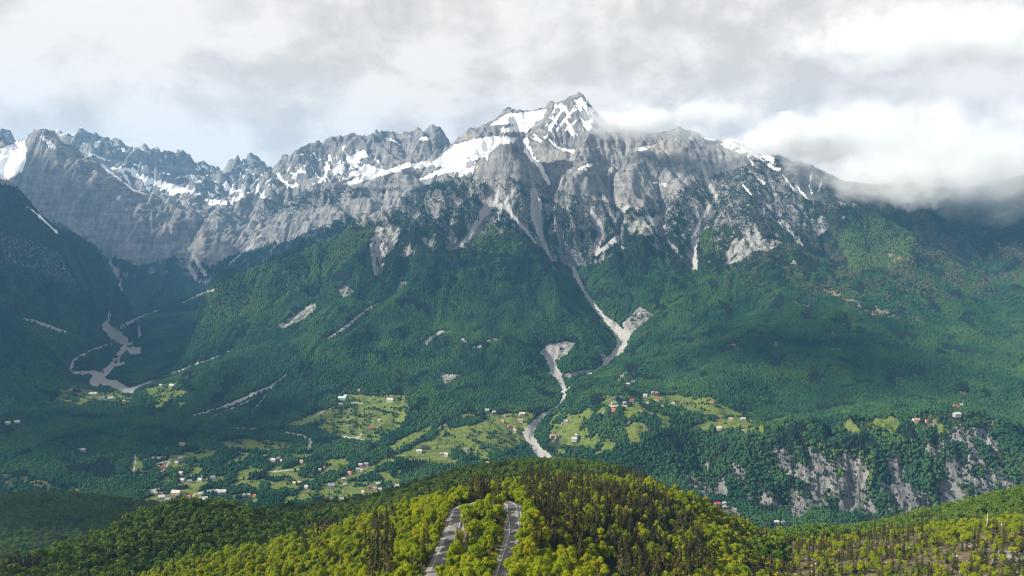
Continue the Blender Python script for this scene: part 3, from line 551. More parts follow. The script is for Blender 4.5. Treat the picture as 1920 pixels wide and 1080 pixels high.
# smooth normals of the whole sheet, so that the pieces join without a seam
du = np.gradient(np.stack([TX, TY, TZ], -1), axis=1); dv = np.gradient(np.stack([TX, TY, TZ], -1), axis=0)
NRM = np.cross(du, dv); NRM /= np.linalg.norm(NRM, axis=-1, keepdims=True); NRM = NRM.reshape(-1, 3).astype(np.float32)
gid = np.arange(NR * NC).reshape(NR, NC)
FQ = np.stack([gid[:-1, :-1], gid[:-1, 1:], gid[1:, 1:], gid[1:, :-1]], -1).reshape(-1, 4)
bedm = (C['scree'] * np.where(VIS, look('bed', fx2, fy2), 0) > .4) & (TY > 1700)
cls = np.where(bedm, len(NAMES), TL)[:-1, :-1].reshape(-1)
def sheet(name, quads, label, cat):
    used, inv = np.unique(quads, return_inverse=True); inv = inv.reshape(-1, 4).astype(np.int32)
    me = bpy.data.meshes.new(name); me.vertices.add(len(used)); me.vertices.foreach_set('co', V[used].ravel())
    me.loops.add(inv.size); me.loops.foreach_set('vertex_index', inv.ravel()); me.polygons.add(len(inv)); me.polygons.foreach_set('loop_start', np.arange(0, inv.size, 4, dtype=np.int32))
    me.update(calc_edges=True)
    for nm, dat in (('cover_a', ca_), ('cover_b', cb_)):
        a = me.color_attributes.new(nm, 'FLOAT_COLOR', 'POINT'); a.data.foreach_set('color', dat[used].ravel())
    me.polygons.foreach_set('use_smooth', np.ones(len(inv), bool)); me.normals_split_custom_set_from_vertices(NRM[used].tolist())
    me.materials.append(TM); o = bpy.data.objects.new(name, me); COL.objects.link(o)
    o['kind'] = 'structure'; o['label'] = label; o['category'] = cat; return o
for k, nme in enumerate(NAMES):
    q = FQ[cls == k]
    if len(q): sheet(names[nme], q, desc[nme], 'hill' if 'hill' in names[nme] else 'valley' if nme == 'valley' else 'mountain')
q = FQ[cls == len(NAMES)]
if len(q): sheet('river_bed', q, 'pale gravel river beds winding through the valley woods', 'river bed')
# land beyond the sheet
bm = bmesh.new(); bmesh.ops.create_grid(bm, x_segments=8, y_segments=8, size=1.0); me = bpy.data.meshes.new('ground'); bm.to_mesh(me); bm.free(); me.materials.append(TM)
go = bpy.data.objects.new('ground', me); COL.objects.link(go); go.location = (0, 3600, -420); go.scale = (5440, 4190, 1); go['kind'] = 'structure'; go['label'] = 'low ground beyond the mountains'; go['category'] = 'ground'
print('sheets', round(time.time() - T0, 1), NR, NC, len(FQ))
# ------------------------------------------------------------------ materials of things
def simple_mat(name, col, rough=.8, var=.12, scale=.6):
    m = bpy.data.materials.new(name); m.use_nodes = True; nt = m.node_tree; bs = nt.nodes['Principled BSDF']; L = nt.links.new
    bs.inputs['Roughness'].default_value = rough; bs.inputs['Specular IOR Level'].default_value = .2
    tc = N(nt, 'ShaderNodeTexCoord'); t = N(nt, 'ShaderNodeTexNoise', inp={'Scale': scale, 'Detail': 5.0, 'Roughness': .65}); L(tc.outputs['Object'], t.inputs['Vector'])
    r = ramp(nt, [(.3, tuple(c * (1 - 2 * var) for c in col)), (.7, tuple(min(c * (1 + var), .9) for c in col))]); L(t.outputs[0], r.inputs[0]); L(r.outputs[0], bs.inputs['Base Color'])
    return m
def leaf_mat(name, cols, trans=.35, clump=.02, clumpcols=None):
    m = bpy.data.materials.new(name); m.use_nodes = True; nt = m.node_tree; nt.nodes.clear(); L = nt.links.new
    out = N(nt, 'ShaderNodeOutputMaterial'); oi = N(nt, 'ShaderNodeObjectInfo')
    r = ramp(nt, [(i / max(1, len(cols) - 1), c) for i, c in enumerate(cols)]); L(oi.outputs['Random'], r.inputs[0]); c = r.outputs[0]
    if clumpcols:                      # stands of different kinds across the slope
        t = N(nt, 'ShaderNodeTexNoise', inp={'Scale': clump, 'Detail': 4.0, 'Roughness': .6}); L(oi.outputs['Location'], t.inputs['Vector'])
        r2_ = ramp(nt, [(.34, clumpcols[0]), (.5, clumpcols[1]), (.66, clumpcols[2])]); L(t.outputs[0], r2_.inputs[0])
        mx = N(nt, 'ShaderNodeMix', data_type='RGBA', blend_type='MULTIPLY'); mx.inputs[0].default_value = 1; L(c, mx.inputs[6]); L(r2_.outputs[0], mx.inputs[7]); c = mx.outputs[2]
    d = N(nt, 'ShaderNodeBsdfDiffuse'); L(c, d.inputs[0])
    if trans > 0:
        tr = N(nt, 'ShaderNodeBsdfTranslucent'); L(c, tr.inputs[0]); ms = N(nt, 'ShaderNodeMixShader'); ms.inputs[0].default_value = trans; L(d.outputs[0], ms.inputs[1]); L(tr.outputs[0], ms.inputs[2]); L(ms.outputs[0], out.inputs[0])
    else: L(d.outputs[0], out.inputs[0])
    return m
MAT = {
 'beech': leaf_mat('spring_leaves', [(.155,.21,.011), (.21,.27,.013), (.27,.305,.013), (.18,.24,.012), (.305,.30,.015)], .35),
 'pine': leaf_mat('pine_needles', [(.032,.036,.014), (.050,.048,.018), (.085,.070,.024), (.042,.050,.018)], .15),
 'hill': leaf_mat('hill_leaves', [(.060,.105,.012), (.090,.140,.016), (.120,.165,.02), (.075,.125,.014)], .25, .012, [(.75,.85,.85), (1,1,1), (1.2,1.15,.9)]),
 'rhill': leaf_mat('light_leaves', [(.07,.125,.016), (.095,.155,.024), (.12,.17,.028)], .3),
 'wood': leaf_mat('wood_leaves', [(.018,.050,.020), (.023,.058,.022), (.028,.066,.024), (.020,.054,.021)], 0, .006, [(.52,.64,.78), (1,1,1), (1.7,1.35,.9)]),
 'lit_lime': leaf_mat('lit_lime_leaves', [(.050,.088,.022), (.062,.102,.026), (.074,.112,.028)], 0, .01, [(.8,.85,.9), (1,1,1), (1.2,1.1,.95)]),  # lighter copy of the far leaves, for the sunlit patches
 'late': leaf_mat('late_leaves', [(.055,.060,.030), (.07,.066,.036), (.05,.065,.03)], 0),
 'fir': leaf_mat('fir_needles', [(.012,.024,.015), (.018,.032,.018), (.024,.038,.022)], 0),
 'shrub': leaf_mat('shrub_leaves', [(.07,.065,.02), (.11,.09,.03), (.15,.11,.04), (.08,.085,.02)], .2),
 'bark': simple_mat('bark', (.11, .095, .08), .9, .3, 2.0), 'dead': simple_mat('weathered_wood', (.55, .52, .48), .9, .2, 2.0),
 'stone': simple_mat('limestone', (.42, .40, .375), .9, .25, .9), 'concrete': simple_mat('concrete', (.42, .405, .385), .85, .15, .5)}
# ------------------------------------------------------------------ tree shapes
def mesh_from(name, v, f, mat, smooth=False):
    me = bpy.data.meshes.new(name); me.from_pydata([tuple(p) for p in v], [], [tuple(q) for q in f]); me.materials.append(mat)
    if smooth: me.polygons.foreach_set('use_smooth', np.ones(len(me.polygons), bool))
    return me
def leaves(r, cen, nrm, size):
    n = len(cen); nrm = nrm / (np.linalg.norm(nrm, axis=1, keepdims=True) + 1e-9)
    t = np.cross(nrm, r.normal(size=(n, 3))); t /= np.linalg.norm(t, axis=1, keepdims=True) + 1e-9; b = np.cross(nrm, t)
    s = size * r.uniform(.6, 1.3, (n, 1)); a = s * r.uniform(.6, 1.0, (n, 1)); bend = nrm * s * r.uniform(-.35, .2, (n, 1))
    v = np.stack([cen - t * s + bend, cen - b * a, cen + t * s + bend, cen + b * a], 1).reshape(-1, 3); f = np.arange(4 * n).reshape(n, 4)
    return v, f
def crown_broad(seed, h, rad, n, size):
    r = np.random.default_rng(seed); k = r.integers(13, 20); base = h * r.uniform(.22, .32)
    lc = r.normal(size=(k, 3)); lc /= np.linalg.norm(lc, axis=1, keepdims=True); lc *= r.uniform(.3, .85, (k, 1))
    lc[:, 0] *= rad; lc[:, 1] *= rad; lc[:, 2] = base + (h - base) * (.5 + .46 * lc[:, 2]); lc[0] = (0, 0, h * .84); lc[1] = (0, 0, h * .55)
    lr = rad * r.uniform(.24, .48, k); lr[1] = rad * .58
    w = lr ** 2 / (lr ** 2).sum(); c = r.choice(k, n, p=w); d = r.normal(size=(n, 3)); d /= np.linalg.norm(d, axis=1, keepdims=True); d[:, 2] = np.where(d[:, 2] < -.35, -d[:, 2], d[:, 2])
    rr0 = lr[c] * r.uniform(.62, 1.08, n); p = lc[c] + d * rr0[:, None] * np.array([1, 1, .85])
    nn = d + r.normal(size=(n, 3)) * .55 + np.array([0, 0, .25])
    return leaves(r, p, nn, size)
def tube(pts, rads, sides=6):
    v = []; f = []
    for i, (p, q) in enumerate(zip(pts, rads)):
        for s in range(sides):
            a = 2 * math.pi * s / sides; v.append((p[0] + q * math.cos(a), p[1] + q * math.sin(a), p[2]))
    for i in range(len(pts) - 1):
        for s in range(sides):
            s2 = (s + 1) % sides; f.append((i * sides + s, i * sides + s2, (i + 1) * sides + s2, (i + 1) * sides + s))
    return v, f
def join(parts):
    v = []; f = []
    for a, b in parts:
        o = len(v); v += [tuple(p) for p in a]; f += [tuple(i + o for i in q) for q in b]
    return v, f
def trunk_broad(seed, h, rad):
    r = random.Random(seed); lean = (r.uniform(-.3, .3), r.uniform(-.3, .3)); t = h * .022 + .06
    parts = [tube([(0, 0, -1.0), (lean[0] * .3, lean[1] * .3, h * .3), (lean[0], lean[1], h * .6), (lean[0], lean[1], h * .86)], [t * 1.5, t, t * .6, .03])]
    for i in range(5):
        a = r.uniform(0, 6.28); z = h * r.uniform(.3, .6); q = rad * r.uniform(.5, .8); parts.append(tube([(lean[0] * .5, lean[1] * .5, z), (q * .5 * math.cos(a), q * .5 * math.sin(a), z + h * .12), (q * math.cos(a), q * math.sin(a), z + h * .2)], [t * .5, t * .32, .03], 4))
    return join(parts)
def crown_pine(seed, h, rad, dense=1.0, size=.5):
    r = np.random.default_rng(seed); P_ = []; Nn = []; tiers = int(h * 1.25)
    for i in range(tiers):
        u = i / (tiers - 1); z = h * (.14 + .85 * u); R = rad * (1 - u) ** .8 * r.uniform(.75, 1.15) + .2
        for b in range(max(4, int((8 - 4 * u) * dense))):
            a = r.uniform(0, 2 * np.pi); L_ = R * r.uniform(.65, 1.1); dr = r.uniform(-.25, .12); k = max(2, int(L_ / .42))
            for q in range(k):
                s = (q + .6) / k * L_; P_.append((s * np.cos(a) + r.normal() * .1, s * np.sin(a) + r.normal() * .1, z + dr * s + .10 * s * s / rad + r.normal() * .12)); Nn.append((np.cos(a) * .6, np.sin(a) * .6, .9))
    P_ = np.array(P_); Nn = np.array(Nn) + r.normal(size=P_.shape) * .35
    return leaves(r, P_, Nn, size)
def trunk_pine(h):
    return tube([(0, 0, -1.0), (0, 0, h * .5), (0, 0, h * .97)], [h * .016 + .05, h * .010 + .03, .02])
def blob(seed, rad, h, sub, rough):
    bm = bmesh.new(); bmesh.ops.create_icosphere(bm, subdivisions=sub, radius=1); r = np.random.default_rng(seed); v = np.array([w.co[:] for w in bm.verts]); f = [[w.index for w in q.verts] for q in bm.faces]; bm.free()
    n = np.zeros(len(v))
    for _ in range(7):
        d = r.normal(size=3); d /= np.linalg.norm(d); n += np.cos(v @ d * r.uniform(3, 7) + r.uniform(0, 6)) * .5
    q = 1 + rough * n / 2.2 + r.normal(size=len(v)) * rough * .45; v = v * q[:, None]; v[:, :2] *= rad; v[:, 2] = h * (.52 + .5 * v[:, 2]); return v, f
def cone_tree(seed, h, rad):
    r = np.random.default_rng(seed); v = []; f = []; tiers = 6
    for t in range(tiers):
        u = t / tiers; z0 = h * (.08 + .82 * u); z1 = z0 + h * .30; R = rad * (1 - u) ** .85 + .25; o = len(v); s = 9
        for k in range(s):
            a = 2 * math.pi * (k + r.uniform(-.3, .3)) / s; q = R * r.uniform(.6, 1.2); v.append((q * math.cos(a), q * math.sin(a), z0 + r.uniform(-.4, .4)))
        v.append((0, 0, min(z1, h)))
        for k in range(s): f.append((o + k, o + (k + 1) % s, o + s))
    return v, f
PROTO = bpy.data.collections.new('tree_kinds')          # not linked: only a source for the far woods
def proto(name, v, f, mat, key, smooth=False):
    o = bpy.data.objects.new(name, mesh_from(name, v, f, mat, smooth)); o_c = KEYS.setdefault(key, bpy.data.collections.new(key)); o_c.objects.link(o); return o
KEYS = {}
def add2(name, crown, cm, trunk, tm, key):
    v, f = crown; tv, tf = trunk; n = len(v); me = bpy.data.meshes.new(name); me.from_pydata([tuple(p) for p in v] + [tuple(p) for p in tv], [], [tuple(q) for q in f] + [tuple(i + n for i in q) for q in tf])
    me.materials.append(cm); me.materials.append(tm); mi = np.zeros(len(me.polygons), np.int32); mi[len(f):] = 1; me.polygons.foreach_set('material_index', mi)
    o = bpy.data.objects.new(name, me); KEYS.setdefault(key, bpy.data.collections.new(key)).objects.link(o)
BROAD = []; PINE = []
for i in range(7):
    h = 9.0 + .8 * i; rd = h * (.30 + .02 * (i % 3)); c = crown_broad(100 + i, h, rd, 1900, .36); t = trunk_broad(200 + i, h, rd)
    BROAD.append((h, rd, mesh_from('crown', *c, MAT['beech']), mesh_from('trunk', *t, MAT['bark'], True))); add2('a%d' % i, c, MAT['beech'], t, MAT['bark'], 'near')
for i in range(6):
    h = 10.0 + 1.1 * i; rd = h * (.17 + .02 * (i % 3)); c = crown_pine(300 + i, h, rd); t = trunk_pine(h)
    PINE.append((h, rd, mesh_from('crown', *c, MAT['pine']), mesh_from('trunk', *t, MAT['bark'], True))); add2('b%d' % i, c, MAT['pine'], t, MAT['bark'], 'near')
NB, NP = len(BROAD), len(PINE)
for i in range(5):
    h = 9.0 + i; rd = h * .36; c = crown_broad(400 + i, h, rd, 420, .85); add2('c%d' % i, c, MAT['hill'], trunk_broad(i, h, rd), MAT['bark'], 'mid')
for i in range(3):
    h = 9.0 + i; rd = h * .36; c = crown_broad(420 + i, h, rd, 420, .85); add2('d%d' % i, c, MAT['rhill'], trunk_broad(i, h, rd), MAT['bark'], 'mid')
for i in range(2):
    h = 12.0 + 2 * i; c = crown_pine(440 + i, h, 2.4, .8, .8); add2('e%d' % i, c, MAT['pine'], trunk_pine(h), MAT['bark'], 'mid')
for i in range(6): proto('f%d' % i, *blob(500 + i, 1.0, 2.3, 2, .32), MAT['wood'], 'far')
for i in range(4): proto('g%d' % i, *cone_tree(520 + i, 2.9, .78), MAT['fir'], 'far')
for i in range(2): proto('h%d' % i, *blob(540 + i, 1.0, 2.2, 2, .34), MAT['late'], 'far')
for i in range(3): proto('k%d' % i, *blob(560 + i, 1.0, 2.2, 2, .32), MAT['lit_lime'], 'far')

def scatter(name, pts, idx, scl, key, label, cat):
    n = len(pts); me = bpy.data.meshes.new(name); me.vertices.add(n); me.vertices.foreach_set('co', np.asarray(pts, np.float32).ravel())
    for nm, ty, dat in (('kind_index', 'INT', idx.astype(np.int32)), ('size', 'FLOAT_VECTOR', np.stack([scl, scl, scl * rng.uniform(.8, 1.3, n)], 1).astype(np.float32).ravel()), ('turn', 'FLOAT', rng.uniform(0, 6.28, n).astype(np.float32))):
        a = me.attributes.new(nm, ty, 'POINT'); a.data.foreach_set('vector' if ty == 'FLOAT_VECTOR' else 'value', dat)
    o = bpy.data.objects.new(name, me); COL.objects.link(o)
    ng = bpy.data.node_groups.new(name, 'GeometryNodeTree'); ng.interface.new_socket('Geometry', in_out='INPUT', socket_type='NodeSocketGeometry'); ng.interface.new_socket('Geometry', in_out='OUTPUT', socket_type='NodeSocketGeometry')
    L = ng.links.new; gi = ng.nodes.new('NodeGroupInput'); g_o = ng.nodes.new('NodeGroupOutput'); ip = ng.nodes.new('GeometryNodeInstanceOnPoints'); ci = ng.nodes.new('GeometryNodeCollectionInfo')
    ci.inputs[0].default_value = KEYS[key]; ci.inputs[1].default_value = True; ci.inputs[2].default_value = True
    def na(nm, ty):
        q = ng.nodes.new('GeometryNodeInputNamedAttribute'); q.data_type = ty; q.inputs[0].default_value = nm; return q.outputs[0]
    cx_ = ng.nodes.new('ShaderNodeCombineXYZ'); L(na('turn', 'FLOAT'), cx_.inputs[2])
    L(gi.outputs[0], ip.inputs['Points']); L(ci.outputs[0], ip.inputs['Instance']); ip.inputs['Pick Instance'].default_value = True
    L(na('kind_index', 'INT'), ip.inputs['Instance Index']); L(cx_.outputs[0], ip.inputs['Rotation']); L(na('size', 'FLOAT_VECTOR'), ip.inputs['Scale']); L(ip.outputs[0], g_o.inputs[0])
    md = o.modifiers.new('woods', 'NODES'); md.node_group = ng
    o['kind'] = 'stuff'; o['label'] = label; o['category'] = cat; return o
# ------------------------------------------------------------------ where trees stand
def grid_at(x, y):
    a = np.arctan2(x, y); r = np.hypot(x, y)
    ci = np.clip(np.rint((a - az[0]) / (az[1] - az[0])), 0, NC - 1).astype(int); ri = np.clip(np.searchsorted(rr_, r), 0, NR - 1); return ri, ci, r
def candidates(step, r0, r1, a=41.5):
    n = int(r1 / step); xs = np.arange(-r1 * .68, r1 * .68, step); ys = np.arange(r0 * .7, r1, step); X, Y = np.meshgrid(xs, ys)
    X = (X + rng.uniform(-.48, .48, X.shape) * step).ravel(); Y = (Y + rng.uniform(-.48, .48, Y.shape) * step).ravel(); r = np.hypot(X, Y)
    k = (r > r0) & (r < r1) & (np.abs(np.arctan2(X, Y)) < math.radians(a)); return X[k], Y[k]
def seen(x, y, th, tol=6.0):
    ri, ci, r = grid_at(x, y); z = TZ[ri, ci]; return (z + th + tol - CZ) / r >= run[np.maximum(ri - 1, 0), ci]
# far woods, kept off the house plots
HOUSES = [
 (1210,743,8,'w','w','square white house at the top of the terrace hamlet'), (1224,738,6,'w','p','left one of two pink-roofed white houses above the terrace hamlet'), (1231,738,6,'w','p','right one of two pink-roofed white houses above the terrace hamlet'),
 (1232,750,8,'w','r','white house with red roof right of the terrace compound'), (1184,752,8,'w','r','bright red-roofed house inside the long walled compound'), (1150,771,8,'w','o','orange-roofed house just below the walled compound'),
 (1131,775,4,'w','g','tiny white hut left of the orange-roofed terrace house'), (1262,758,6,'w','w','small white house in the terrace field right of the hamlet'), (1278,755,4,'w','r','tiny red-roofed house at the right of the terrace field'),
 (1335,754,6,'w','r','lone red-roofed house on the terrace below the dark forest'), (1242,763,5,'b','p','small pinkish house on the lane below the terrace hamlet'), (1213,757,6,'w','w','white house at the right end of the walled compound'),
 (1171,758,7,'w','w','white building in the front row of the walled compound'), (1151,758,11,'c','g','long beige building at the left end of the walled compound'), (1177,722,8,'w','w','white house in the grey yard above the walled compound'), (1186,717,8,'g','g','grey shed above the white house in the grey yard'),
 (1061,793,9,'w','w','white house on the slope right of the torrent'), (1055,796,6,'w','p','pink-roofed annex left of the white slope house'), (1036,821,10,'b','p','brown-roofed farmhouse beside the lower torrent'), (1045,823,9,'b','b','dark brown barn right of the farmhouse by the torrent'),
 (1077,828,11,'w','w','larger white house below the slope right of the torrent'), (1080,820,6,'w','w','smaller white house just behind the larger one by the torrent'), (1370,787,8,'w','p','pink-roofed house at the edge of the right terrace'), (1350,784,5,'w','r','tiny red-roofed house left of the pink terrace house'),
 (1393,787,9,'g','w','pale walls of a ruin at the right end of the terrace'), (1348,806,9,'c','c','yellowish stone house on the lower terrace edge'), (1393,808,5,'w','w','small white house on the lower terrace edge'),
 (648,744,7,'w','w','tall white house at the top of the left meadows'), (642,748,16,'w','t','long pale building with greenish roof at top of the left meadows'), (638,761,6,'w','w','white cottage below the long pale building'), (673,733,4,'c','c','tiny cream hut at the forest edge above the left meadows'),
 (732,752,14,'w','w','long white building at the forest edge above the middle meadows'), (698,750,6,'g','g','small grey shed left of the long white building'), (695,806,7,'w','r','red-roofed house in the shaded middle meadow'), (711,790,6,'w','w','white house above the red-roofed house in the shaded meadow'), (652,800,4,'w','w','tiny white hut in the shaded meadow'),
 (913,771,9,'w','w','white house at the upper edge of the bright meadows'), (926,774,7,'w','w','low white shed right of the house on the upper meadow edge'), (948,783,6,'w','p','pink-roofed house in the upper bright meadow'), (942,791,7,'w','p','white house with pale roof left in the meadow hamlet'), (976,791,10,'w','p','wide pink-roofed white house by the torrent trees'),
 (955,803,8,'w','r','bright red-roofed house in the meadow hamlet'), (964,805,5,'w','o','small orange-roofed shed right of the red-roofed meadow house'), (966,811,6,'w','w','low white shed below the red-roofed meadow house'), (979,778,12,'c','c','long pale ruin at the top right of the bright meadows'),
 (796,841,14,'d','d','long black-roofed building in the bright meadow'), (786,848,12,'w','w','long white building below the black-roofed one'), (828,853,8,'w','p','pale pink-roofed house at the lower edge of the bright meadow'), (837,855,9,'w','w','white house right of the pink-roofed one on the lower meadow edge'), (874,845,6,'g','g','grey hut among the bushes below the bright meadows'), (914,871,8,'b','p','pinkish house in the trees near the torrent mouth'),
 (513,864,9,'w','w','white house in the cluster left of the valley centre'), (522,862,8,'w','g','grey-roofed house in the cluster left of the valley centre'), (528,864,4,'c','c','small yellow house at the right of the left centre cluster'), (566,868,7,'w','p','pink house among trees in the valley centre'), (608,877,4,'w','o','tiny orange-roofed hut in the valley centre'), (600,883,5,'w','w','small white hut below the orange-roofed hut'),
 (656,888,8,'w','o','bright orange-roofed house in the middle of the village'), (676,874,8,'w','w','white house at the back of the village cluster'), (687,872,9,'g','g','grey-roofed house at the back of the village cluster'), (678,884,6,'w','w','white house right of the orange-roofed village house'), (671,882,7,'c','w','pale house just right behind the orange-roofed village house'),
 (644,900,7,'w','c','cream-roofed white house below the orange-roofed house'), (646,911,5,'w','w','small white house on the lower village lane'), (622,912,14,'g','g','long greyish terrace house on the lower village lane'), (575,914,8,'w','w','white house in the lower left of the village'), (713,919,7,'w','w','bright white house beside the brown-roofed group'),
 (694,915,9,'b','b','brown-roofed house left in the lower group'), (703,918,8,'b','p','reddish-brown house at the front of the lower group'), (708,910,7,'w','t','green-roofed house at the back of the lower group'), (681,924,6,'c','c','cream house on the small meadow below the village'), (642,938,10,'g','g','grey-roofed house half hidden in the lower trees'), (744,914,9,'w','w','white house at the edge of the shaded ridge wood'), (552,907,6,'c','c','tan house left of the lower village'), (561,907,6,'b','c','tan barn next to the tan house'),
 (342,834,10,'c','b','beige house alone in the dark hill wood'), (331,926,18,'w','c','large cream-roofed hall in the lower left hamlet'), (293,927,5,'w','w','white tower-like building at the left of the lower left hamlet'), (304,934,12,'w','w','white-roofed building in front of the large hall'), (316,940,12,'g','g','grey-roofed building at the front of the lower left hamlet'), (355,933,8,'w','r','red-roofed house in the lower left hamlet'), (364,934,5,'b','p','small reddish house right of the red-roofed hamlet house'),
 (417,925,16,'w','w','long white building right of the lower left hamlet'), (408,921,4,'w','w','tiny white hut behind the long white building'), (342,942,10,'w','t','teal-roofed building at the front of the lower left hamlet'), (382,938,16,'g','w','long low white-roofed building at the right of the hamlet'), (478,931,5,'b','o','bright orange cabin among the trees right of the hamlet'), (458,931,5,'w','w','left one of two white pointed cabins near the orange cabin'), (467,931,5,'w','w','right one of two white pointed cabins near the orange cabin'),
 (340,889,7,'w','w','white house in the dark field above the lower left hamlet'), (343,902,8,'w','w','white house left in the row above the hamlet'), (356,904,9,'w','g','grey-roofed white house in the row above the hamlet'), (376,901,9,'w','w','white church with a pointed spire above the hamlet'), (400,897,9,'g','g','grey house right of the church'), (339,862,9,'g','g','grey house above the dark quarry tracks'), (332,870,7,'g','w','pale grey house beside the dark quarry tracks'), (307,879,6,'b','r','small red-roofed house below the dark quarry tracks'),
 (132,731,4,'w','w','tiny white house by the left river bed'), (175,740,14,'w','w','long white building below the left river bed'), (192,748,7,'w','g','small grey-roofed house right of the long white building by the river bed'), (208,748,9,'g','w','pale low walls below the left river bed'), (232,752,4,'w','w','tiny white hut in the far left meadow'), (33,793,8,'w','w','white house at the left edge of the woods'), (15,795,7,'w','w','leftmost white house at the edge of the photo'), (323,723,11,'g','w','pale ruin in the clearing below the left slope'), (302,723,6,'w','w','small white house left of the pale ruin clearing'), (157,846,8,'g','w','pale roofed shed in the dark left woods'),
 (1792,764,8,'w','r','red-roofed white house in the right-hand forest clearing'), (1802,761,5,'w','w','small white shed right of the clearing house'), (1717,795,11,'w','p','pale pink house at the right end of the upper terrace'), (1738,790,5,'b','r','tiny red hut right of the pale pink house'), (1793,791,11,'g','w','white stone ruin on top of the right crag'),
 (1358,946,7,'w','w','tall white house in the hamlet under the crags'), (1345,948,11,'b','r','long red-roofed building in the hamlet under the crags'), (1358,954,7,'w','w','white house in front of the tall one under the crags'), (1377,957,8,'g','g','grey house at the right of the hamlet under the crags'), (1456,982,9,'w','w','white farmhouse beside the brown field in the gorge'), (1468,983,7,'w','g','smaller white farm building right of the gorge farmhouse')]
HP = hit([q[0] for q in HOUSES], [q[1] + 1 for q in HOUSES], d0=1250); HW = np.array([q[2] for q in HOUSES], float)
X, Y = candidates(5.6, 1300, 4900); ri, ci, r = grid_at(X, Y); k = seen(X, Y, 9)
X, Y, ri, ci = X[k], Y[k], ri[k], ci[k]; lay = TL[ri, ci]; z = TZ[ri, ci]
g = {q: C[q][ri, ci] for q in C}
bare = np.clip(g['rock'] * 1.7 - .25, 0, 1); u = rng.random(len(X)); cl = fbm(X / 45, Y / 45, 3, .6, seed=130); c2 = fbm(X / 160, Y / 160, 3, .5, seed=140)
hedge = fbm((X * .9 - Y * .35) / 110, (Y * .9 + X * .35) / 13, 3, .5, seed=145)
dn = (1 - bare) * (1 - sstep(.2, .45, g['scree'])) * (1 - sstep(.1, .4, g['snow'])) * (1 - .85 * sstep(.3, .6, g['dry']) * (cl < .15)) * np.where(g['grass'] > .7, .02, np.where(g['grass'] > .25, .6 * (hedge > .28) + .03, 1))
dn = np.where(lay == I['far_peaks'], 0, dn)
plot = np.zeros(len(X), bool)
for (px0, py0, _z), wq in zip(HP, HW):
    if np.isnan(px0): continue
    rr0 = math.hypot(px0, py0); ux0, uy0 = px0 / rr0, py0 / rr0; al = (X - px0) * ux0 + (Y - py0) * uy0; ac = (X - px0) * uy0 - (Y - py0) * ux0; hw0 = .5 * wq * rr0 / F + 4.5
    plot |= (al > -34) & (al < 11) & (np.abs(ac) < hw0)
keepw = (u < dn) & ~plot & (lay != I['near_ridge']) & (lay != I['middle_ridge']) & (lay != I['right_ridge']) & (lay != I['wooded_hill'])
scrub = ~keepw & (g['rock'] > .2) & ((g['mixed'] > .1) | (z < 430)) & (u < (.66 + .55 * cl + .25 * c2 + .55 * trib[ri, ci]) * np.clip(g['mixed'] * 1.5, .0, 1)) & (g['snow'] < .3) & (g['scree'] < .35)
con = fbm(X / 90, Y / 90, 3, .6, seed=150) + .9 * sstep(330, 520, z) + .5 * ((g['mixed'] > .3) & (z > 250))
kf = np.where(con[keepw] > .42, 6 + rng.integers(0, 4, keepw.sum()), rng.integers(0, 6, keepw.sum()))
xk, yk, zk = X[keepw], Y[keepw], z[keepw]; lt = sstep(280, 420, zk) * sstep(700, 1300, xk) * (fbm(xk / 120, yk / 120, 3, .6, seed=155) > -.1) * .75; kf = np.where((rng.random(len(kf)) < lt) & (lay[keepw] == I['main_mountain']), 10 + rng.integers(0, 2, len(kf)), kf)
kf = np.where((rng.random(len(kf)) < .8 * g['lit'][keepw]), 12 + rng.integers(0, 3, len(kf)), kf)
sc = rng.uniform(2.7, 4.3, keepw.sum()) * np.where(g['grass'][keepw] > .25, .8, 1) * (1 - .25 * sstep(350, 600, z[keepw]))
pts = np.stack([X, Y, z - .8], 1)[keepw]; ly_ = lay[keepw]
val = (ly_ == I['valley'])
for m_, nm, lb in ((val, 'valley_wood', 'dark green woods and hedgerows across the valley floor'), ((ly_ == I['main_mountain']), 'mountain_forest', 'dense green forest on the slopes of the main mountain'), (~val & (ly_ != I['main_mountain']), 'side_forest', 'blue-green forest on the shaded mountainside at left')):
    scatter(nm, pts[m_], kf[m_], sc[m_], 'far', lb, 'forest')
ps = np.stack([X, Y, z - .5], 1)[scrub]
scatter('pine_scrub', ps, 6 + rng.integers(0, 4, len(ps)), rng.uniform(1.7, 3.1, len(ps)), 'far', 'scattered dark pines clinging to the grey rock', 'pines')
print('far trees', keepw.sum(), scrub.sum(), round(time.time() - T0, 1))
# middle hills
X, Y = candidates(5.0, 380, 1600); k = seen(X, Y, 10, 2); X, Y = X[k], Y[k]; ri, ci, r = grid_at(X, Y); lay = TL[ri, ci]; z = ground(X, Y)
k = np.isin(lay, [I['middle_ridge'], I['right_ridge'], I['wooded_hill']]); X, Y, z, lay = X[k], Y[k], z[k], lay[k]
hx, hy = proj(X, Y, z)
pn = fbm(X / 60, Y / 60, 3, .6, seed=160)
kind = np.where(lay == I['right_ridge'], 5 + rng.integers(0, 3, len(X)), rng.integers(0, 5, len(X)))
kind = np.where((pn > .72) | ((hx > 1080) & (hx < 1250) & (lay == I['middle_ridge']) & (pn > -.1)), 8 + rng.integers(0, 2, len(X)), kind)
for ln_, nm, lb in (('middle_ridge', 'ridge_wood', 'shaded green wood on the ridge beyond the road hilltop'), ('right_ridge', 'slope_wood', 'light green wood on the slope at the right edge'), ('wooded_hill', 'hill_wood', 'dark green wood on the hill at lower left')):
    m_ = lay == I[ln_]; scatter(nm, np.stack([X, Y, z - .6], 1)[m_], kind[m_], rng.uniform(.62, .98, m_.sum()), 'mid', lb, 'wood')
print('mid trees', len(X), round(time.time() - T0, 1))
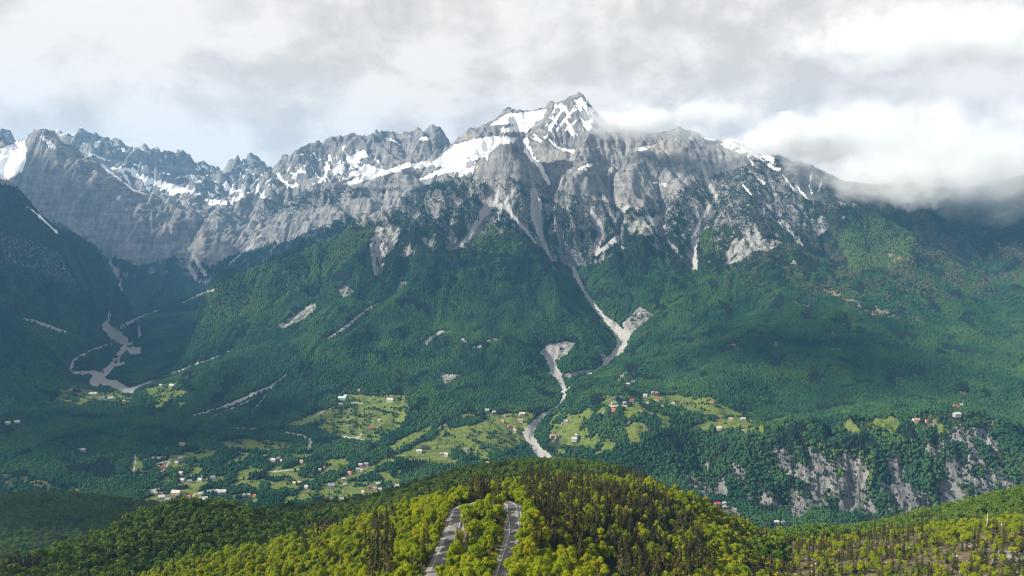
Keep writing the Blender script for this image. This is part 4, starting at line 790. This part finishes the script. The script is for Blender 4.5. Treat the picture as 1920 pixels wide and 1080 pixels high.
# near hilltop: single trees
ZC = Z0()
for p, v in (([(975,905),(1100,915),(1230,930),(1300,985),(1345,1090),(1000,1090),(1012,1000),(985,960)], .66), ([(700,985),(745,990),(735,1080),(690,1080)], .6), ([(878,925),(945,925),(942,950),(880,955)], .75), ([(855,985),(875,985),(870,1050),(850,1050)], .5), ([(560,1010),(620,1000),(610,1060),(560,1060)], .35), ([(1395,1000),(1920,990),(1920,1090),(1395,1090)], .5)): poly_mask(p, v, ZC)
ZB = Z0(); 
for p in ([(985,1040),(1060,1035),(1150,1050),(1150,1085),(975,1085)], [(1730,985),(1825,980),(1830,1020),(1740,1015)], [(1870,970),(1925,965),(1925,1000),(1875,1000)], [(1440,1010),(1470,1005),(1470,1030),(1445,1035)]): poly_mask(p, 1, ZB)
def zl(m, px, py): return m[np.clip(py, 0, IH - 1).astype(int), np.clip(px, 0, IW - 1).astype(int)]
X, Y = candidates(4.2, 95, 760, 41); k = seen(X, Y, 11, 1); X, Y = X[k], Y[k]; ri, ci, r = grid_at(X, Y); k = TL[ri, ci] == I['near_ridge']; X, Y = X[k], Y[k]; r = np.hypot(X, Y)
z = ground(X, Y); hx, hy = proj(X, Y, z); rdd = road_dist(X, Y); u = rng.random(len(X)); cl = fbm(X / 28, Y / 28, 3, .6, seed=170)
rightd = sstep(1385, 1430, hx)
dn = np.where(rightd > .5, np.where(zl(ZB, hx, hy) > .5, .85, np.clip(.42 + .9 * cl, .08, .9)), .97)
kn = (hx > 1130) & (hx < 1265) & (hy > 985) & (rightd < .5); dn = np.where(kn, np.clip(.42 + .6 * cl, .1, .9), dn)
# keep the carriageway and the view over it clear: nothing on the bench, low growth just in front of it
ux = X / r; uy = Y / r
front = np.zeros(len(X), bool)
for s in (4, 8, 12, 16, 20): front |= road_dist(X + ux * s, Y + uy * s) < 2.6
ok = (rdd > 4.6) & (u < dn)
small = front & (rdd < 60)
pc = np.where(zl(ZB, hx, hy) > .5, .06, np.maximum(zl(ZC, hx, hy), .03))
isp = rng.random(len(X)) < pc
X, Y, z, hx, hy, isp, small, rightd, r, rdd = (q[ok] for q in (X, Y, z, hx, hy, isp, small, rightd, r, rdd))
n = len(X); tall = rng.uniform(.85, 1.35, n); pi_ = np.where(isp, rng.integers(0, NP, n), rng.integers(0, NB, n)); sc = np.where(isp, rng.uniform(.58, 1.15, n), rng.uniform(.38, .92, n)) * np.where(rightd > .5, .74, 1)
sc = np.where(small, sc * .33, sc); keep_ = ~(small & (rng.random(n) < .35)); 
topy = proj(X, Y, z + 11)[1]; inf = (hx > -10) & (hx < 1930) & (topy < 1078) & keep_ & (hy > 880)
ordr = np.argsort(r); single = np.zeros(n, bool)
for q in (True, False):
    s = [i for i in ordr if inf[i] and isp[i] == q and sc[i] > .4][:300]; single[s] = True
def place_label(i, pine):
    x, y = hx[i], hy[i]; small_ = sc[i] < (.8 if pine else .62); size = 'small ' if small_ else 'tall ' if sc[i] > (1.05 if pine else .9) else ''
    if pine:
        if x > 1640: return size + 'olive brown pine on the rocky slope near the right edge', 'pines on the right-hand slope'
        if x > 1385: return size + 'olive brown pine on the stony slope right of the dark knoll', 'pines on the stony slope'
        if x > 975: return size + 'dark pine ' + ('near the crest of the knoll right of the road' if y < 950 else 'on the middle of the shaded knoll face' if y < 1010 else 'low on the shaded knoll face by the bottom edge'), 'pines on the shaded knoll'
        if x > 845: return size + 'dark brownish pine between the two arms of the road', 'pines inside the road bend'
        return size + 'dark brownish pine among the bright trees left of the road', 'pines left of the road'
    if x > 1385: return size + 'bright spring-green tree on the stony slope at ' + ('the right edge' if x > 1680 else 'lower right'), 'bright trees on the right-hand slope'
    if x > 975: return size + 'yellow-green broadleaf tree ' + ('along the crest of the knoll' if y < 955 else 'on the shaded face of the knoll' if x > 1150 else 'just right of the road'), 'broadleaf trees on the knoll'
    if x > 845: return size + 'yellow-green broadleaf tree between the two arms of the road' + (' near the bend' if y < 980 else ''), 'broadleaf trees inside the road bend'
    if x > 600: return size + 'yellow-green broadleaf tree ' + ('left of the road near the crest' if y < 1000 else 'left of the road by the bottom edge'), 'broadleaf trees left of the road'
    return size + 'yellow-green broadleaf tree on the sunlit slope at lower left', 'broadleaf trees on the lower left slope'
for i in np.nonzero(single)[0]:
    p = bool(isp[i]); h, rd, cm, tm = (PINE if p else BROAD)[pi_[i]]
    e = bpy.data.objects.new('pine_tree' if p else 'broadleaf_tree', None); COL.objects.link(e); e.empty_display_size = .5
    e.location = (X[i], Y[i], z[i] - .2); e.scale = (sc[i], sc[i], sc[i] * tall[i]); e.rotation_euler = (0, 0, random.uniform(0, 6.28))
    e['label'], e['group'] = place_label(i, p); e['category'] = 'pine tree' if p else 'tree'
    for nm, me in (('crown', cm), ('trunk', tm)):
        c = bpy.data.objects.new(nm, me); COL.objects.link(c); c.parent = e
rest = ~single & keep_
scatter('hilltop_wood', np.stack([X, Y, z - .3], 1)[rest], np.where(isp, NB + pi_, pi_)[rest], sc[rest], 'near', 'further yellow-green wood and pines over the near hilltop', 'wood')
print('near trees', n, single.sum(), round(time.time() - T0, 1))
# shrubs and stones on the open slope
SH = [mesh_from('shrub', *crown_broad(600 + i, 1.9 + .3 * i, 1.2 + .15 * i, 160, .26), MAT['shrub']) for i in range(4)]
def stone_mesh(i):
    v, f = blob(700 + i, 1.0, 1.0, 2, .28); v = np.array(v); v[:, 2] -= .25; return mesh_from('boulder', v, f, MAT['stone'])
ST = [stone_mesh(i) for i in range(5)]
def thing(o, label, cat, group=None, kind=None):
    o['label'] = label; o['category'] = cat
    if group: o['group'] = group
    if kind: o['kind'] = kind
    return o
a_ = rng.uniform(1395, 1918, 3000); b_ = rng.uniform(990, 1078, 3000); cnt = 0; tries = 0
PX, PY = candidates(3.0, 300, 620, 40); PZ = ground(PX, PY); qx, qy = proj(PX, PY, PZ); ri, ci, _r = grid_at(PX, PY)
ok = (qx > 1390) & (qx < 1918) & (qy < 1078) & (TL[ri, ci] == I['near_ridge']) & seen(PX, PY, .5, .5)
ids = rng.permutation(np.nonzero(ok)[0])
for k_, i in enumerate(ids[:300]):
    shr = k_ < 220
    o = bpy.data.objects.new('shrub' if shr else 'boulder', random.choice(SH if shr else ST)); COL.objects.link(o)
    s = random.uniform(.7, 1.5) if shr else random.choice([.4, .5, .6, .8, 1.2]); o.scale = (s, s * random.uniform(.8, 1.2), s * random.uniform(.6, 1)); o.rotation_euler = (0, 0, random.uniform(0, 6.28)); o.location = (PX[i], PY[i], PZ[i] - (.1 if shr else .05))
    wh = 'close to the dark knoll' if qx[i] < 1520 else 'near the forked dead tree' if qx[i] < 1680 else 'below the bright trees at right' if qx[i] < 1800 else 'by the right edge'; sz = 'small ' if s < .7 else 'large ' if s > 1.15 else ''
    if shr: thing(o, sz + 'low brownish shrub on the stony slope ' + wh, 'shrub', 'shrubs on the stony slope')
    else: thing(o, sz + 'pale limestone boulder on the stony slope ' + wh, 'boulder', 'boulders on the stony slope')
# ------------------------------------------------------------------ dead trees
def dead_tree(px, py, hgt, label, seed, fork=False, top_bare=True):
    w = hit([px], [py], d0=250)[0]; r = random.Random(seed); x, y = w[0], w[1]; z0 = float(ground(x, y))
    e = bpy.data.objects.new('dead_tree', None); COL.objects.link(e); e.location = (x, y, z0); thing(e, label, 'dead tree')
    v, f = tube([(0, 0, -.5), (.1, 0, hgt * .4), (-.1, .1, hgt * .75), (0, .1, hgt)], [.34, .26, .16, .05]); o = bpy.data.objects.new('trunk', mesh_from('trunk', v, f, MAT['dead'], True)); COL.objects.link(o); o.parent = e
    for i in range(9 if not fork else 7):
        a = r.uniform(0, 6.28); zb = hgt * (r.uniform(.25, .6) if not fork else r.uniform(.35, .7)); L_ = hgt * (r.uniform(.14, .26) if not fork else r.uniform(.3, .5)); up = L_ * (.1 if not fork else .8)
        v, f = tube([(0, 0, zb), (L_ * .5 * math.cos(a), L_ * .5 * math.sin(a), zb + up * .3), (L_ * math.cos(a), L_ * math.sin(a), zb + up)], [.14, .10, .03], 5)
        o = bpy.data.objects.new('branch', mesh_from('branch', v, f, MAT['dead'])); COL.objects.link(o); o.parent = e
dead_tree(1850, 990, 14, 'tall bleached dead tree with bare whorls on the right-hand crest', 1)
dead_tree(1877, 998, 8, 'short bleached dead trunk right of the tall dead tree', 2)
dead_tree(1596, 1006, 9, 'forked bare dead tree standing on the stony slope', 3, True)
# ------------------------------------------------------------------ road, kerbs and barrier
def offset(path, d):
    t = np.gradient(path[:, :2], axis=0); t /= np.linalg.norm(t, axis=1, keepdims=True); n = np.stack([t[:, 1], -t[:, 0]], 1); o = path.copy(); o[:, :2] += n * d; return o
def ribbon(name, path, d0, d1, dz, mat, thick=0.0):
    a = offset(path, d0); b = offset(path, d1); n = len(path); v = []; f = []
    a[:, 2] += dz; b[:, 2] += dz
    for p, q in zip(a, b):
        v += [tuple(p), tuple(q)]
        if thick: v += [(p[0], p[1], p[2] - thick), (q[0], q[1], q[2] - thick)]
    s = 4 if thick else 2
    for i in range(n - 1):
        k = i * s; m_ = k + s; f.append((k, k + 1, m_ + 1, m_))
        if thick: f += [(k, m_, m_ + 2, k + 2), (k + 1, k + 3, m_ + 3, m_ + 1)]
    if thick: f += [(0, 2, 3, 1), ((n - 1) * s, (n - 1) * s + 1, (n - 1) * s + 3, (n - 1) * s + 2)]
    me = mesh_from(name, v, f, mat); o = bpy.data.objects.new(name, me); COL.objects.link(o); return o
asph = simple_mat('asphalt', (.15, .145, .142), .9, .28, .12); grav = simple_mat('gravel', (.30, .285, .26), .95, .25, .4)
rd_o = ribbon('road', ROAD, -2.3, 2.3, .10, asph, .5); thing(rd_o, 'narrow grey asphalt road making a hairpin bend on the hilltop', 'road', kind='structure')
for d0, d1 in ((2.3, 3.4), (-3.2, -2.3)):
    o = ribbon('road_shoulder', ROAD, d0, d1, .03, grav, .4); thing(o, 'pale gravel shoulder along the hilltop road', 'road', kind='structure')
rp = np.array([proj(*p) for p in ROAD])
rightarm = np.arange(len(ROAD)) < len(ROAD) * .5
def seg(m_):
    k = np.nonzero(m_)[0]; return ROAD[k[0]:k[-1] + 1]
half = int(np.argmin(rp[:, 1]));
R1 = ROAD[:max(half - 8, 10)]; L1 = ROAD[half + 12:]
for path, sd, lb in ((R1, -2.45, 'low pale concrete kerb on the left edge of the right road arm'), (R1[len(R1) // 3:], 2.45, 'low pale concrete kerb on the right edge of the right road arm'), (L1[:int(len(L1) * .7)], -2.45, 'low pale concrete kerb on the inner edge of the left road arm')):
    o = ribbon('kerb', path, sd - .18, sd + .18, .42, MAT['concrete'], .8); thing(o, lb, 'kerb', 'kerbs along the hilltop road')
bar = ROAD[half - 7:half + 5]
o = ribbon('crash_barrier', bar, 3.2, 3.5, .95, MAT['concrete'], 1.3); thing(o, 'pale concrete crash barrier at the outside of the hairpin', 'barrier')
# ------------------------------------------------------------------ houses of the valley
WALL = {'w': (.40, .385, .365), 'c': (.44, .40, .31), 'g': (.28, .275, .27), 'b': (.36, .29, .23), 'd': (.06, .055, .05)}
ROOF = {'r': (.38, .05, .035), 'o': (.46, .11, .05), 'p': (.34, .19, .16), 'w': (.36, .355, .345), 'g': (.17, .19, .20), 'b': (.20, .12, .09), 't': (.34, .52, .48), 'd': (.03, .028, .028), 'c': (.44, .39, .31)}
WM = {k: simple_mat('plaster_' + k, c, .85, .12, .3) for k, c in WALL.items()}; RM = {k: simple_mat('roof_' + k, c, .7, .15, .5) for k, c in ROOF.items()}
def house(px, py, wpx, wall, roof, label, dep=.72, floors=1.0, rot=None, flat=False, spire=False):
    w = hit([px], [py + 1], d0=1250)[0]
    if np.isnan(w[0]): print('no ground', label); return
    x, y = w[0], w[1]; ri_, ci_, r_ = grid_at(np.array([x]), np.array([y])); z0 = float(TZ[ri_, ci_][0]); W_ = .88 * wpx * math.hypot(x, y) / F; D_ = min(max(W_ * dep, 5), 13); h = (3.4 if wpx < 5 else 5.2) * floors; R_ = random.Random(int(px * 7 + py))
    e = bpy.data.objects.new('church' if spire else 'house', None); COL.objects.link(e); e.location = (x, y, z0); e.rotation_euler = (0, 0, R_.uniform(-.35, .35) if rot is None else rot)
    a, b = W_ / 2, D_ / 2
    v = [(-a, -b, -4), (a, -b, -4), (a, b, -4), (-a, b, -4), (-a, -b, h), (a, -b, h), (a, b, h), (-a, b, h)]
    f = [(0, 1, 5, 4), (1, 2, 6, 5), (2, 3, 7, 6), (3, 0, 4, 7)]
    rz = h + (.5 if flat else min(b, a) * .75)
    v += [(-a, 0, rz - .1), (a, 0, rz - .1)]; f += [(4, 8, 7), (5, 6, 9)]
    o = bpy.data.objects.new('wall', mesh_from('wall', v, f, WM[wall])); COL.objects.link(o); o.parent = e
    k = .5; t = .3; s_ = (rz - h) / b
    v = []; 
    for zz in (0, t):
        v += [(-a - k, -b - k, h - s_ * k + zz), (a + k, -b - k, h - s_ * k + zz), (a + k, 0, rz + zz), (-a - k, 0, rz + zz), (a + k, b + k, h - s_ * k + zz), (-a - k, b + k, h - s_ * k + zz)]
    f = [(6, 7, 8, 9), (9, 8, 10, 11), (0, 3, 2, 1), (3, 5, 4, 2), (0, 1, 7, 6), (5, 11, 10, 4), (1, 2, 8, 7), (2, 4, 10, 8), (0, 6, 9, 3), (3, 9, 11, 5)]
    o = bpy.data.objects.new('roof', mesh_from('roof', v, f, RM[roof])); COL.objects.link(o); o.parent = e
    nw = max(1, int(W_ / 3.2)); wv = []; 
    for i in range(nw):
        for fl in range(1 if h < 4 else 2):
            cx0 = -a + (i + .5) * W_ / nw; zc = 1.5 + fl * 2.6
            q = [(cx0 - .5, -b - .04, zc - .6), (cx0 + .5, -b - .04, zc - .6), (cx0 + .5, -b - .04, zc + .6), (cx0 - .5, -b - .04, zc + .6), (cx0 - .5, -b + .1, zc - .6), (cx0 + .5, -b + .1, zc - .6), (cx0 + .5, -b + .1, zc + .6), (cx0 - .5, -b + .1, zc + .6)]
            o = bpy.data.objects.new('window', mesh_from('window', q, [(0, 1, 2, 3), (0, 4, 5, 1), (1, 5, 6, 2), (2, 6, 7, 3), (3, 7, 4, 0)], WINM)); COL.objects.link(o); o.parent = e
    if spire:
        v, f = tube([(0, 0, 0), (0, 0, h + 6), (0, 0, h + 6.1), (0, 0, h + 13)], [2.0, 2.0, 2.2, .05], 8); o = bpy.data.objects.new('spire', mesh_from('spire', v, f, RM['w'])); COL.objects.link(o); o.parent = e; o.location = (a * .8, 0, 0)
    thing(e, label, 'church' if spire else 'house', 'houses of the valley')
WINM = simple_mat('window_glass', (.05, .055, .065), .2, .1, 1)
for hh_ in HOUSES:
    house(*hh_, spire='church' in hh_[5] and 'right of' not in hh_[5])
# long walls of the compound on the terrace
def long_wall(a, b, hgt, label):
    d = np.array(dens([a, b], 4.0)); w = hit(d[:, 0], d[:, 1], d0=1500); w = w[~np.isnan(w[:, 0])]
    if len(w) < 2: return
    w[:, 2] = np.linspace(w[0, 2], w[-1, 2], len(w)); w[:, 0] = np.linspace(w[0, 0], w[-1, 0], len(w)); w[:, 1] = np.linspace(w[0, 1], w[-1, 1], len(w)); w[:, 2] = np.maximum(w[:, 2], Hat(w[:, 0], w[:, 1]))
    o = ribbon('stone_wall', w, -.6, .6, hgt, WM['c'], hgt + 5); thing(o, label, 'wall', 'compound walls on the terrace')
long_wall((1140, 763), (1176, 763), 4.5, 'long pale front wall of the terrace compound')
long_wall((1142, 753), (1209, 755), 4.0, 'long pale back wall of the terrace compound')
long_wall((1180, 760), (1208, 760), 3.5, 'shorter pale wall at the right of the terrace compound')
print('houses', round(time.time() - T0, 1))
# ------------------------------------------------------------------ air
def haze():
    bm = bmesh.new(); bmesh.ops.create_cube(bm, size=1.0); me = bpy.data.meshes.new('haze'); bm.to_mesh(me); bm.free()
    o = bpy.data.objects.new('haze', me); COL.objects.link(o); o.scale = (10900, 8400, 1911); o.location = (0, 3600, 534.5)
    m = bpy.data.materials.new('haze'); m.use_nodes = True; nt = m.node_tree; nt.nodes.clear()
    out = N(nt, 'ShaderNodeOutputMaterial'); v = N(nt, 'ShaderNodeVolumePrincipled'); v.inputs['Color'].default_value = HAZE_COL; v.inputs['Density'].default_value = HAZE_DEN; v.inputs['Anisotropy'].default_value = .15
    nt.links.new(v.outputs[0], out.inputs['Volume']); me.materials.append(m)
    o['kind'] = 'stuff'; o['label'] = 'thin blue haze filling the valley air'; o['category'] = 'haze'
HAZE_DEN = 4.6e-5; HAZE_COL = (.21, .53, .96, 1)
haze()
# ------------------------------------------------------------------ low clouds
def cloud_mat(name, den, scale, lo, hi, hard):
    m = bpy.data.materials.new(name); m.use_nodes = True; nt = m.node_tree; nt.nodes.clear(); L = nt.links.new
    out = N(nt, 'ShaderNodeOutputMaterial'); v = N(nt, 'ShaderNodeVolumePrincipled'); v.inputs['Color'].default_value = (.90, .905, .91, 1); v.inputs['Anisotropy'].default_value = 0
    tc = N(nt, 'ShaderNodeTexCoord'); ge = N(nt, 'ShaderNodeNewGeometry')
    ln = N(nt, 'ShaderNodeVectorMath', operation='LENGTH'); L(tc.outputs['Object'], ln.inputs[0])
    t = N(nt, 'ShaderNodeTexNoise', inp={'Scale': scale, 'Detail': 5.0, 'Roughness': .58, 'Distortion': .3}); L(ge.outputs['Position'], t.inputs['Vector'])
    # body falls off towards the rim, eaten into by billows
    a = N(nt, 'ShaderNodeMath', operation='MULTIPLY_ADD'); L(t.outputs[0], a.inputs[0]); a.inputs[1].default_value = hard; 
    b = N(nt, 'ShaderNodeMath', operation='SUBTRACT'); b.inputs[0].default_value = 1.0 - hard * .5; L(ln.outputs['Value'], b.inputs[1]); L(b.outputs[0], a.inputs[2])
    mr = N(nt, 'ShaderNodeMapRange', interpolation_type='SMOOTHSTEP', inp={'From Min': lo, 'From Max': hi, 'To Max': den}); L(a.outputs[0], mr.inputs[0])
    L(mr.outputs[0], v.inputs['Density']); L(v.outputs[0], out.inputs['Volume']); m.cycles.volume_step_rate = .4
    return m
CM = cloud_mat('cloud', .0032, .0048, -.05, .9, 2.2)
CM2 = cloud_mat('wisp', .006, .007, .05, .9, 2.4)
CMD = cloud_mat('dense_cloud', .013, .006, .0, .85, 2.4)
CMW = cloud_mat('torn_wisp', .012, .011, .35, 1.1, 3.6)
CMS = cloud_mat('high_cloud', .016, .0022, .1, .7, 2.2)
CMS.cycles.volume_step_rate = 1.0
CMT = cloud_mat('thin_high_cloud', .006, .0022, .0, .8, 2.2); CMT.cycles.volume_step_rate = 1.0
def cloud(px, py, D, rx, ry, rz, mat, label, xyz=None):
    bm = bmesh.new(); bmesh.ops.create_icosphere(bm, subdivisions=3, radius=1.0); me = bpy.data.meshes.new('cloud'); bm.to_mesh(me); bm.free(); me.materials.append(mat)
    o = bpy.data.objects.new('cloud', me); COL.objects.link(o); o.location = xyz or P(px, py, D); o.scale = (rx, ry, rz); thing(o, label, 'cloud', kind='stuff')
CLOUDS = [(1720,330,3350,700,260,170,CM2,'thin mist veiling the upper edge of the right-hand forest'), (1505,258,3700,340,240,150,CMD,'ragged left end of the cloud bank over the ridge'), (1600,262,3600,400,330,260,CM,'white cloud bank hiding the ridge right of the summit'), (1740,285,3500,420,340,290,CM,'thick white cloud over the right-hand ridge'), (1870,305,3400,420,340,330,CM,'thick white cloud at the right edge above the forest'),
    (2040,300,3400,500,360,330,CM,'white cloud running out of the right edge'), (1780,75,4200,1000,420,225,CM2,'broad veil of cloud above the cloud bank'), (1175,230,3980,310,150,115,CMD,'thin cloud trailing right from the summit'), (1340,215,4350,420,220,120,CM2,'pale cloud behind the shoulder right of the summit'),
    (1430,272,3850,260,180,100,CM2,'loose scraps of cloud at the left end of the bank'), (1290,250,3980,230,100,70,CM2,'small wisp across the shoulder right of the summit'), (1700,372,3300,240,100,80,CMW,'wisp hanging below the cloud bank')]
for sx_, sy_, rx_, ry_, lb in ((-2450, 3500, 1250, 1700, 'broad unseen cloud shading the left mountains'), (-1350, 2050, 520, 420, 'unseen cloud high to the left shading the valley'), (-820, 1150, 480, 260, 'unseen cloud shading the left hills'), 
                               (-150, 890, 330, 110, 'long thin unseen cloud shading the middle ridge'), (1020, 2350, 560, 420, 'small unseen cloud high to the left casting shade on the right slope')):  # unseen clouds, added up-sun to throw cloud shadow on these slopes
    t_ = (2300 - 250) / SUN[2]; CLOUDS.append((0, 0, 0, rx_, ry_, 190, CMT if 'small' in lb else CMS, lb, (sx_ + SUN[0] * t_, sy_ + SUN[1] * t_, 2300)))
for c in CLOUDS: cloud(*c)
